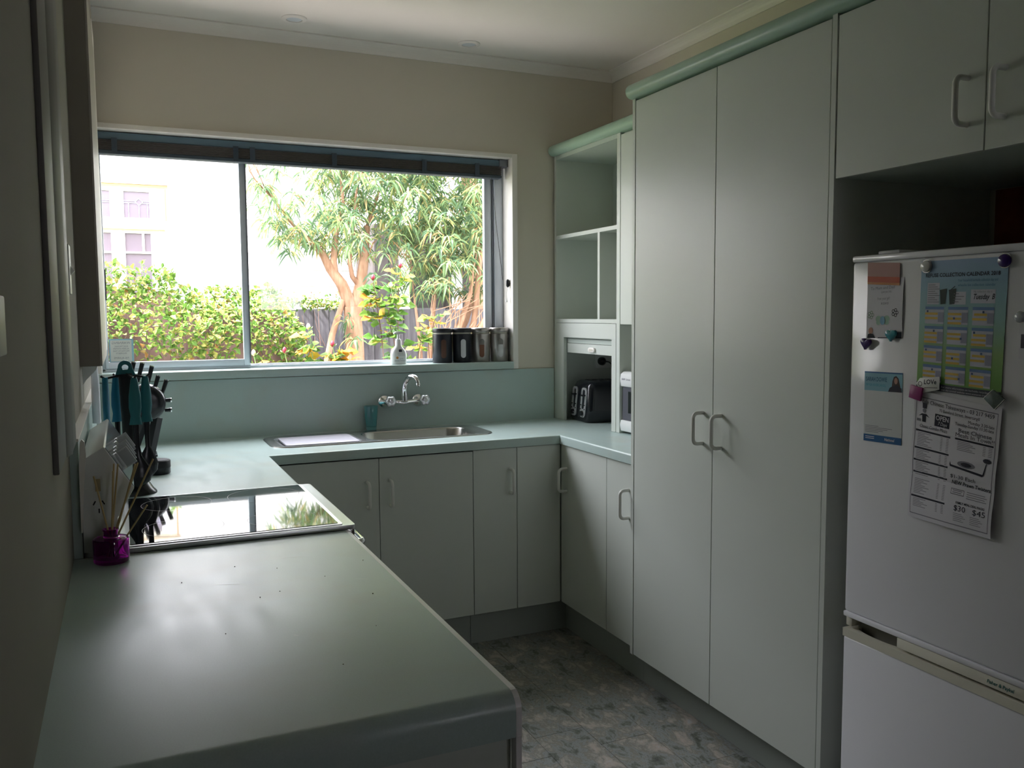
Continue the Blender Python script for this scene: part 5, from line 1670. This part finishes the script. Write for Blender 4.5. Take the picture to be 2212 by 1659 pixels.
# fence
FY = 3.6
fe = thing('paling_fence', (0.5, FY, -0.5), 'weathered dark grey timber paling fence behind the hedge and tree', 'fence')
m_fence = ramp_mat('weathered_timber', [(0.3, (0.061, 0.057, 0.068)), (0.55, (0.115, 0.108, 0.124)), (0.75, (0.176, 0.170, 0.183))], 0.9, 'noise', 7, stretch=(6, 1, 0.5))
for i in range(42):
    x0 = -3.2 + i * 0.135
    bx(x0, x0 + 0.130, FY + 0.004 * (i % 3), FY + 0.025, -0.5, 1.485 + random.uniform(-0.008, 0.008)).build('paling', m_fence, fe)
bx(-3.2, 2.5, FY + 0.03, FY + 0.08, 1.18, 1.27).build('rail', m_fence, fe)

# foliage helpers
def leaf_cloud(pos, dirs, length, width, droop, fold=0.25, seg=2):
    """numpy: leaves as folded lanceolate strips. returns verts, faces"""
    n = len(pos)
    d = dirs / np.linalg.norm(dirs, axis=1, keepdims=True)
    up = rng.normal(size=(n, 3)) * 0.5 + np.array([0, -0.4, 1.0])
    side = np.cross(d, up)
    side /= np.linalg.norm(side, axis=1, keepdims=True) + 1e-9
    nor = np.cross(side, d)
    L = length[:, None]
    W_ = width[:, None]
    a = pos
    p1 = pos + d * L * 0.45 + nor * 0.0
    p2 = pos + d * L * 0.80 - np.array([0, 0, 1.0]) * droop * L * 0.20
    tip = pos + d * L - np.array([0, 0, 1.0]) * droop * L * 0.45
    v = np.stack([a, p1 + side * W_ * 0.5 + nor * W_ * fold, p1 - side * W_ * 0.5 + nor * W_ * fold, p1, p2 + side * W_ * 0.28, p2 - side * W_ * 0.28, tip], axis=1)
    faces = np.array([[0, 1, 3, 3], [0, 3, 2, 2], [1, 4, 6, 3], [2, 3, 6, 5]])
    base = (np.arange(n) * 7)[:, None, None]
    F_ = faces[None] + base
    return v.reshape(-1, 3), F_.reshape(-1, 4)

def leaf_obj(name, v, f, material, parent, label=None):
    fl = [tuple(dict.fromkeys(q)) for q in f.tolist()]
    me = bpy.data.meshes.new(name)
    me.from_pydata(v.tolist(), [], fl)
    me.materials.append(material)
    me.polygons.foreach_set('use_smooth', [False] * len(me.polygons))
    me.update()
    o = bpy.data.objects.new(name, me)
    C.objects.link(o)
    o['kind'] = 'stuff'
    if parent:
        o.parent = parent
        o.location = -Vector(root_loc(parent))
    return o

m_hedge = ramp_mat('hedge_leaves', [(0.0, (0.061, 0.131, 0.020)), (0.35, (0.104, 0.197, 0.035)), (0.62, (0.182, 0.274, 0.049)), (0.80, (0.300, 0.300, 0.069)), (0.93, (0.372, 0.337, 0.118)), (1.0, (0.249, 0.122, 0.036))], 0.55, 'island', translucent=0.35)
m_twig = ramp_mat('twigs', [(0.0, (0.075, 0.045, 0.038)), (1.0, (0.165, 0.105, 0.090))], 0.9, 'island')
m_tree = ramp_mat('tree_leaves', [(0.0, (0.075, 0.135, 0.075)), (0.3, (0.12, 0.21, 0.10)), (0.6, (0.21, 0.31, 0.13)), (0.82, (0.33, 0.37, 0.14)), (0.94, (0.42, 0.36, 0.15)), (1.0, (0.42, 0.24, 0.12))], 0.5, 'island', translucent=0.45)  # leaf colours lifted and greyed to stand in for outdoor haze
m_bark = ramp_mat('tan_bark', [(0.3, (0.182, 0.094, 0.052)), (0.7, (0.351, 0.215, 0.141))], 0.85, 'noise', 10, stretch=(3, 3, 0.6))
m_rose = ramp_mat('rose_leaves', [(0.0, (0.042, 0.114, 0.019)), (0.5, (0.101, 0.217, 0.034)), (0.85, (0.210, 0.316, 0.060)), (1.0, (0.373, 0.262, 0.040))], 0.35, 'island', translucent=0.45)
m_rosey = ramp_mat('young_rose_leaves', [(0.0, (0.322, 0.293, 0.035)), (0.6, (0.439, 0.246, 0.030)), (1.0, (0.410, 0.129, 0.035))], 0.4, 'island', translucent=0.45)
m_stem = mat('rose_stem', (0.13, 0.06, 0.04), 0.6)
m_stemg = mat('green_stem', (0.15, 0.25, 0.08), 0.6)
m_bud = mat('red_rosebud', (0.22, 0.01, 0.03), 0.5)

# hedge (honeysuckle)
hg = thing('honeysuckle_hedge', (-1.6, 2.7, -0.5), 'bright yellow-green honeysuckle hedge behind the left of the window', 'hedge')
def hedge_top(x):
    return 1.80 - 0.13 * np.clip((x + 2.0) / 0.7, 0, 1) - 0.10 * np.clip((x + 1.1) / 0.5, 0, 1) - 0.75 * np.clip((x + 0.75) / 0.45, 0, 1) ** 1.6 + 0.05 * np.sin(x * 7) + 0.03 * np.sin(x * 17 + 1)
n = 11500
xx = rng.uniform(-2.9, -0.28, n)
top = hedge_top(xx)
ph = rng.uniform(0, 1, n) ** 0.75
zz = top - (1 - ph) * (top - 0.55)
front = 2.35 + 0.10 * np.sin(xx * 5 + zz * 4) + 0.25 * np.clip((zz - top + 0.3) / 0.3, 0, 1) ** 2 + 0.08 * np.sin(zz * 13)
yy_ = front + rng.exponential(0.06, n)
# thin out the lower part so twigs show
keep = (rng.uniform(0, 1, n) < np.clip((zz - 0.9) / 0.55, 0.28, 1)) | (np.sin(xx * 9 + 1.0) + np.sin(zz * 11) > 0.6)
P_ = np.stack([xx, yy_, zz], 1)[keep]
n = len(P_)
D_ = rng.normal(size=(n, 3)) + np.array([0, -0.8, 0.3])
Lf = rng.uniform(0.030, 0.058, n)
v, f = leaf_cloud(P_, D_, Lf, Lf * rng.uniform(0.5, 0.75, n), 0.2)
leaf_obj('foliage', v, f, m_hedge, hg)
# sprigs above the top
tw_ = MB()
for i in range(260):
    x0 = random.uniform(-2.6, -0.35); z0 = random.uniform(0.5, 1.25)
    p0 = Vector((x0, 2.52 + random.uniform(0, 0.12), z0))
    p1_ = p0 + Vector((random.uniform(-0.12, 0.12), random.uniform(-0.05, 0.02), random.uniform(0.08, 0.35)))
    tw_.tube([p0, (p0 + p1_) / 2 + Vector((random.uniform(-.02, .02), 0, 0)), p1_], [0.003, 0.0025, 0.0012], 4)
o = tw_.build('twigs', m_twig, hg); o['kind'] = 'stuff'
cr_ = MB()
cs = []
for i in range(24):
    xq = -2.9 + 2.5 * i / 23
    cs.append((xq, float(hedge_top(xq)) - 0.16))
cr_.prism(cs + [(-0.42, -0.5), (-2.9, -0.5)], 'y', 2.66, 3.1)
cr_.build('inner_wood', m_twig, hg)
for (sx_, sz_, n_) in ((-1.60, 1.66, 34), (-2.0, 1.74, 30), (-0.95, 1.58, 14)):
    st_ = MB(); st_.tube([(sx_, 2.6, sz_ - 0.05), (sx_ + 0.01, 2.58, sz_ + 0.06), (sx_ - 0.01, 2.56, sz_ + 0.15)], 0.002, 5)
    st_.build('shoot', m_stemg, hg)
    t_ = rng.uniform(0, 1, n_)
    Pq = np.stack([np.full(n_, sx_), np.full(n_, 2.58), sz_ - 0.05 + 0.2 * t_], 1)
    Dq = rng.normal(size=(n_, 3)) * np.array([1, 0.4, 0.3]) + np.array([0, 0, 0.35])
    Lq = rng.uniform(0.03, 0.06, n_) * (1.1 - 0.5 * t_)
    v, f = leaf_cloud(Pq, Dq, Lq, Lq * 0.35, 0.1)
    leaf_obj('shoot_leaves', v, f, m_hedge, hg)
# ivy along the fence top
iv = thing('fence_creeper', (-0.2, 3.5, 1.45), 'thin light green creeper along top of the paling fence', 'creeper')
n = 900
Pq = np.stack([rng.uniform(-0.75, 0.35, n), 3.52 + rng.normal(size=n) * 0.03, 1.50 + np.abs(rng.normal(size=n)) * 0.05 - 0.02 * rng.uniform(size=n)], 1)
Lq = rng.uniform(0.02, 0.045, n)
v, f = leaf_cloud(Pq, rng.normal(size=(n, 3)) + np.array([0, -0.5, 0.2]), Lq, Lq * 0.6, 0.2)
leaf_obj('leaves', v, f, m_hedge, iv)

# trees
def branch(mb, p, d, L, r, depth, tips):
    pts = [p]
    rs = [r]
    q = p.copy()
    dd = d.copy()
    nseg = 4
    for i in range(nseg):
        dd = (dd + Vector((random.uniform(-.18, .18), random.uniform(-.12, .12), random.uniform(-.02, .10)))).normalized()
        q = q + dd * L / nseg
        pts.append(q.copy())
        rs.append(r * (1 - 0.45 * (i + 1) / nseg))
    mb.tube(pts, rs, 7 if depth > 1 else 5)
    if depth <= 0:
        tips.append((q, dd))
        return
    if depth <= 2:
        tips.append((pts[2], dd))
    for k_ in range(3 if depth > 1 else 3):
        a = random.uniform(0, 2 * PI)
        nd = (dd + Vector((math.cos(a) * 0.75, math.sin(a) * 0.5, random.uniform(-0.1, 0.35)))).normalized()
        branch(mb, pts[random.choice((3, 4))], nd, L * random.uniform(0.6, 0.85), rs[-1] * 0.8, depth - 1, tips)

def whorls(centres, nl, Lr, name, parent, material):
    Ps, Ds = [], []
    for c in centres:
        k_ = nl
        a = rng.uniform(0, 2 * PI, k_)
        el = rng.uniform(-0.9, 0.45, k_)
        d = np.stack([np.cos(a) * np.cos(el), np.sin(a) * np.cos(el), np.sin(el)], 1)
        Ps.append(np.tile(c, (k_, 1)) + rng.normal(size=(k_, 3)) * 0.018)
        Ds.append(d)
    Ps = np.concatenate(Ps); Ds = np.concatenate(Ds)
    Lq = rng.uniform(Lr[0], Lr[1], len(Ps))
    v, f = leaf_cloud(Ps, Ds, Lq, Lq * rng.uniform(0.11, 0.17, len(Ps)), 1.1)
    leaf_obj(name, v, f, material, parent)

tr1 = thing('willow_leaved_tree', (-0.02, 2.95, -0.5), 'tan-barked tree with drooping narrow leaves in centre of the window', 'tree')
tips = []
tk = MB()
B = Vector
tk.tube([B((-0.02, 2.95, -0.5)), B((-0.03, 2.95, 0.6)), B((-0.035, 2.95, 1.25)), B((-0.05, 2.95, 1.50))], [0.11, 0.085, 0.075, 0.07], 12)
tk.tube([B((-0.05, 2.95, 1.48)), B((-0.13, 2.95, 1.68)), B((-0.22, 2.95, 1.80)), B((-0.28, 2.95, 1.92)), B((-0.42, 2.93, 2.05))], [0.055, 0.045, 0.036, 0.028, 0.016], 10)
tk.tube([B((-0.18, 2.95, 1.74)), B((-0.19, 2.95, 1.86)), B((-0.17, 2.95, 2.05)), B((-0.10, 2.95, 2.3))], [0.032, 0.028, 0.022, 0.014], 9)
tk.tube([B((-0.03, 2.95, 1.46)), B((0.03, 2.97, 1.68)), B((0.06, 2.98, 1.85)), B((0.10, 3.0, 2.15))], [0.055, 0.045, 0.04, 0.025], 10)
tk.tube([B((0.02, 2.96, 1.66)), B((-0.04, 2.96, 1.74)), B((-0.06, 2.96, 1.86)), B((-0.03, 2.96, 2.0))], [0.025, 0.02, 0.018, 0.012], 8)
tk.tube([B((-0.12, 2.94, 1.55)), B((-0.17, 2.93, 1.42)), B((-0.22, 2.92, 1.28)), B((-0.28, 2.92, 1.0)), B((-0.30, 2.92, 0.3))], [0.022, 0.024, 0.026, 0.028, 0.03], 9)
for st, dr, L in ((B((-0.42, 2.93, 2.05)), B((-0.6, -.2, .6)), 0.5), (B((-0.10, 2.95, 2.3)), B((-.2, -.2, .9)), 0.55), (B((0.10, 3.0, 2.15)), B((.4, -.1, .8)), 0.6), (B((-0.03, 2.96, 2.0)), B((-.1, -.3, .9)), 0.5)):
    branch(tk, st, dr.normalized(), L, 0.014, 2, tips)
tk.build('trunk', m_bark, tr1)
cent = [np.array(t_[0]) for t_ in tips]
extra = []
for _ in range(420):
    cx_ = rng.uniform(-0.72, 0.95); 
    edge = 1 - max(0, (-0.25 - cx_) / 0.5)
    lo = 1.92 + 0.22 * max(0, -0.1 - cx_) - (0.10 if cx_ > 0.25 else 0)
    cz_ = lo + (3.4 - lo) * rng.uniform(0, 1) ** 1.3
    if rng.uniform() < 0.35 + 0.65 * edge:
        extra.append(np.array([cx_, 2.9 + rng.normal() * 0.22, cz_]))
for c in ((-0.62, 2.85, 2.02), (-0.55, 2.85, 1.93), (-0.48, 2.8, 2.05), (-0.70, 2.85, 2.12), (-0.36, 2.85, 1.98), (0.10, 2.7, 1.72), (0.28, 2.8, 1.82), (0.30, 2.8, 1.62), (-0.12, 2.8, 1.40), (-0.08, 2.75, 1.25), (0.42, 2.85, 1.75), (0.50, 2.85, 1.60)):
    extra.append(np.array(c))
whorls(cent + extra, 17, (0.07, 0.14), 'foliage', tr1, m_tree)

tr2 = thing('multi_stem_tree', (0.85, 3.0, -0.5), 'many-stemmed tan tree at the right of the window view', 'tree')
tk = MB(); tips = []
for (x0, x1, z1, r) in ((0.62, 0.92, 1.62, 0.030), (0.66, 1.08, 1.75, 0.032), (0.72, 1.16, 1.60, 0.026), (0.58, 0.66, 1.60, 0.022), (0.80, 1.02, 1.95, 0.034), (0.70, 1.28, 1.85, 0.028), (0.90, 1.42, 2.0, 0.03), (0.55, 0.48, 1.55, 0.016), (0.95, 1.15, 2.1, 0.03)):
    yb = 2.9 + random.uniform(-0.12, 0.15)
    pts = [B((x0 - 0.05, yb, -0.5)), B((x0, yb, 0.6)), B((x0 + (x1 - x0) * 0.35, yb, 1.12)), B((x0 + (x1 - x0) * 0.7, yb, 1.38)), B((x1, yb, z1))]
    tk.tube(pts, [r * 1.3, r * 1.1, r, r * 0.85, r * 0.6], 8)
    branch(tk, pts[-1], (pts[-1] - pts[-2]).normalized() + B((0, 0, 0.4)), 0.35, r * 0.5, 1, tips)
for i in range(26):
    x0 = random.uniform(0.6, 1.2)
    tk.tube([B((x0, 2.8, random.uniform(1.0, 1.3))), B((x0 + random.uniform(-0.1, 0.2), 2.78, random.uniform(1.3, 1.5))), B((x0 + random.uniform(-0.1, 0.4), 2.75, random.uniform(1.5, 1.75)))], [0.006, 0.005, 0.003], 5)
tk.build('stems', m_bark, tr2)
cent = [np.array(t_[0]) for t_ in tips]
for _ in range(340):
    cx_ = rng.uniform(0.45, 1.9); lo = 1.62
    cz_ = lo + (3.4 - lo) * rng.uniform(0, 1) ** 1.2
    cent.append(np.array([cx_, 2.95 + rng.normal() * 0.2, cz_]))
whorls(cent, 17, (0.07, 0.14), 'foliage', tr2, m_tree)
tr3 = thing('background_tree', (1.6, 5.2, -0.5), 'dense tree crown high behind the two tan-barked trees', 'tree')
tk = MB(); tk.tube([B((1.6, 4.3, -0.5)), B((1.6, 4.3, 2.2)), B((1.4, 4.3, 3.4))], [0.12, 0.10, 0.06], 10); tk.build('trunk', m_bark, tr3)
cent = [np.array([rng.uniform(0.0, 3.6), 4.25 + rng.normal() * 0.12, 2.35 + 2.4 * rng.uniform() ** 0.9]) for _ in range(330)]
whorls(cent, 16, (0.12, 0.22), 'foliage', tr3, m_tree)

# roses close to the glass
def rose(stems, label, seed, young=0.0, buds=()):
    o = thing('rose_bush', (stems[0][0][0], stems[0][0][1], -0.5), label, 'rose bush', 'rose bushes outside the window')
    r_ = random.Random(seed)
    for path in stems:
        st_ = MB(); st_.tube([B(p) for p in path], [0.0045 - 0.0025 * i / (len(path) - 1) for i in range(len(path))], 6); st_.build('stem', m_stem if young < 0.5 else m_stemg, o)
    # leaflets: groups of three to five, rounded
    Pn, Dn, Ln = [], [], []
    Py, Dy, Ly = [], [], []
    for path in stems:
        for i in range(len(path) - 1):
            a, b2 = B(path[i]), B(path[i + 1])
            for k_ in range(6):
                p = a + (b2 - a) * r_.random()
                if p.z < 1.0:
                    continue
                ang_ = r_.uniform(0, 2 * PI)
                d = B((math.cos(ang_), 0.35 * math.sin(ang_), r_.uniform(-0.15, 0.35))).normalized()
                stem_end = p + d * 0.05
                sd = B((-d.y, d.x, 0)).normalized() if abs(d.z) < 0.9 else B((1, 0, 0))
                y_ = r_.random() < young or p.z > 1.66
                for (off, dd) in ((0.0, d), (-0.02, (d * 0.4 + sd)), (-0.02, (d * 0.4 - sd)), (-0.045, (d * 0.3 + sd)), (-0.045, (d * 0.3 - sd))):
                    (Py if y_ else Pn).append(tuple(stem_end + d * off)); (Dy if y_ else Dn).append(tuple(dd)); (Ly if y_ else Ln).append(r_.uniform(0.045, 0.075))
    for nm, P_, D_, L_, mt in (('leaves', Pn, Dn, Ln, m_rose), ('young_leaves', Py, Dy, Ly, m_rosey)):
        if P_:
            L_ = np.array(L_)
            v, f = leaf_cloud(np.array(P_), np.array(D_), L_, L_ * 0.85, 0.3, fold=0.10)
            leaf_obj(nm, v, f, mt, o)
    for (bx_, by_, bz_, col) in buds:
        b_ = MB(); b_.lathe([(0.004, -0.014), (0.010, -0.006), (0.0125, 0.003), (0.009, 0.014), (0.003, 0.022)], (bx_, by_, bz_), 12); b_.build('rosebud', col, o)
        s_ = MB(); s_.tube([B((bx_, by_, bz_ - 0.012)), B((bx_ + 0.01, by_, bz_ - 0.06)), B((bx_ + 0.04, by_, bz_ - 0.14))], 0.0022, 5); s_.build('bud_stalk', m_stemg, o)
        sep_ = MB()
        for q in range(5):
            a = q / 5 * 2 * PI
            sep_.add([(bx_ + 0.006 * math.cos(a), by_ + 0.006 * math.sin(a), bz_ - 0.012), (bx_ + 0.022 * math.cos(a + 0.3), by_ + 0.022 * math.sin(a + .3), bz_ - 0.006), (bx_ + 0.028 * math.cos(a), by_ + 0.028 * math.sin(a), bz_ + 0.006), (bx_ + 0.016 * math.cos(a - 0.3), by_ + 0.016 * math.sin(a - .3), bz_ - 0.008)], [(0, 1, 2, 3)])
        sep_.build('sepals', m_stemg, o)
m_budw = mat('pale_rosebud', (0.55, 0.42, 0.30), 0.5)
rose([[(-0.30, 1.0, -0.5), (-0.32, 1.0, 0.9), (-0.36, 1.0, 1.35), (-0.385, 1.0, 1.52), (-0.40, 1.0, 1.62)],
      [(-0.25, 1.0, -0.5), (-0.26, 1.0, 0.9), (-0.28, 0.98, 1.25), (-0.32, 0.98, 1.42), (-0.30, 0.98, 1.55)],
      [(-0.22, 1.05, 1.0), (-0.24, 1.05, 1.35), (-0.235, 1.05, 1.55), (-0.22, 1.05, 1.68)],
      [(-0.20, 1.0, 0.9), (-0.14, 1.0, 1.15), (-0.10, 1.0, 1.35)]],
     'tall green rose bush just outside the glass behind the soap bottle', 3, 0.08, ((-0.40, 1.0, 1.645, m_bud), (-0.30, 0.98, 1.60, m_budw), (-0.22, 1.05, 1.72, m_bud)))
rose([[(-0.75, 1.0, -0.5), (-0.74, 1.0, 0.9), (-0.76, 1.0, 1.2), (-0.775, 1.0, 1.32)], [(-0.70, 1.0, 0.8), (-0.68, 1.0, 1.1), (-0.66, 1.0, 1.22)], [(-0.60, 1.0, 0.8), (-0.58, 1.0, 1.1), (-0.62, 1.0, 1.24)]],
     'low rose bush with orange-yellow young leaves outside middle of the window', 5, 0.75, ((-0.78, 1.0, 1.365, m_budw), (-0.915, 1.0, 1.235, m_bud), (-0.645, 1.0, 1.265, m_bud)))
rose([[(-1.10, 1.1, -0.5), (-1.08, 1.1, 0.9), (-1.04, 1.1, 1.14)], [(-1.02, 1.1, 0.8), (-0.99, 1.1, 1.13)]],
     'small orange-leaved rose shoots at the foot of the window mullion', 8, 0.95, ((-1.07, 1.1, 1.22, m_budw),))
rose([[(0.05, 1.2, -0.5), (0.02, 1.2, 0.9), (0.0, 1.2, 1.25), (0.05, 1.2, 1.42)], [(-0.06, 1.2, 0.9), (-0.05, 1.2, 1.2), (-0.02, 1.2, 1.33)]],
     'rose shoots with yellow-green leaves outside, behind the canisters', 11, 0.35, ())

bpy.context.view_layer.update()
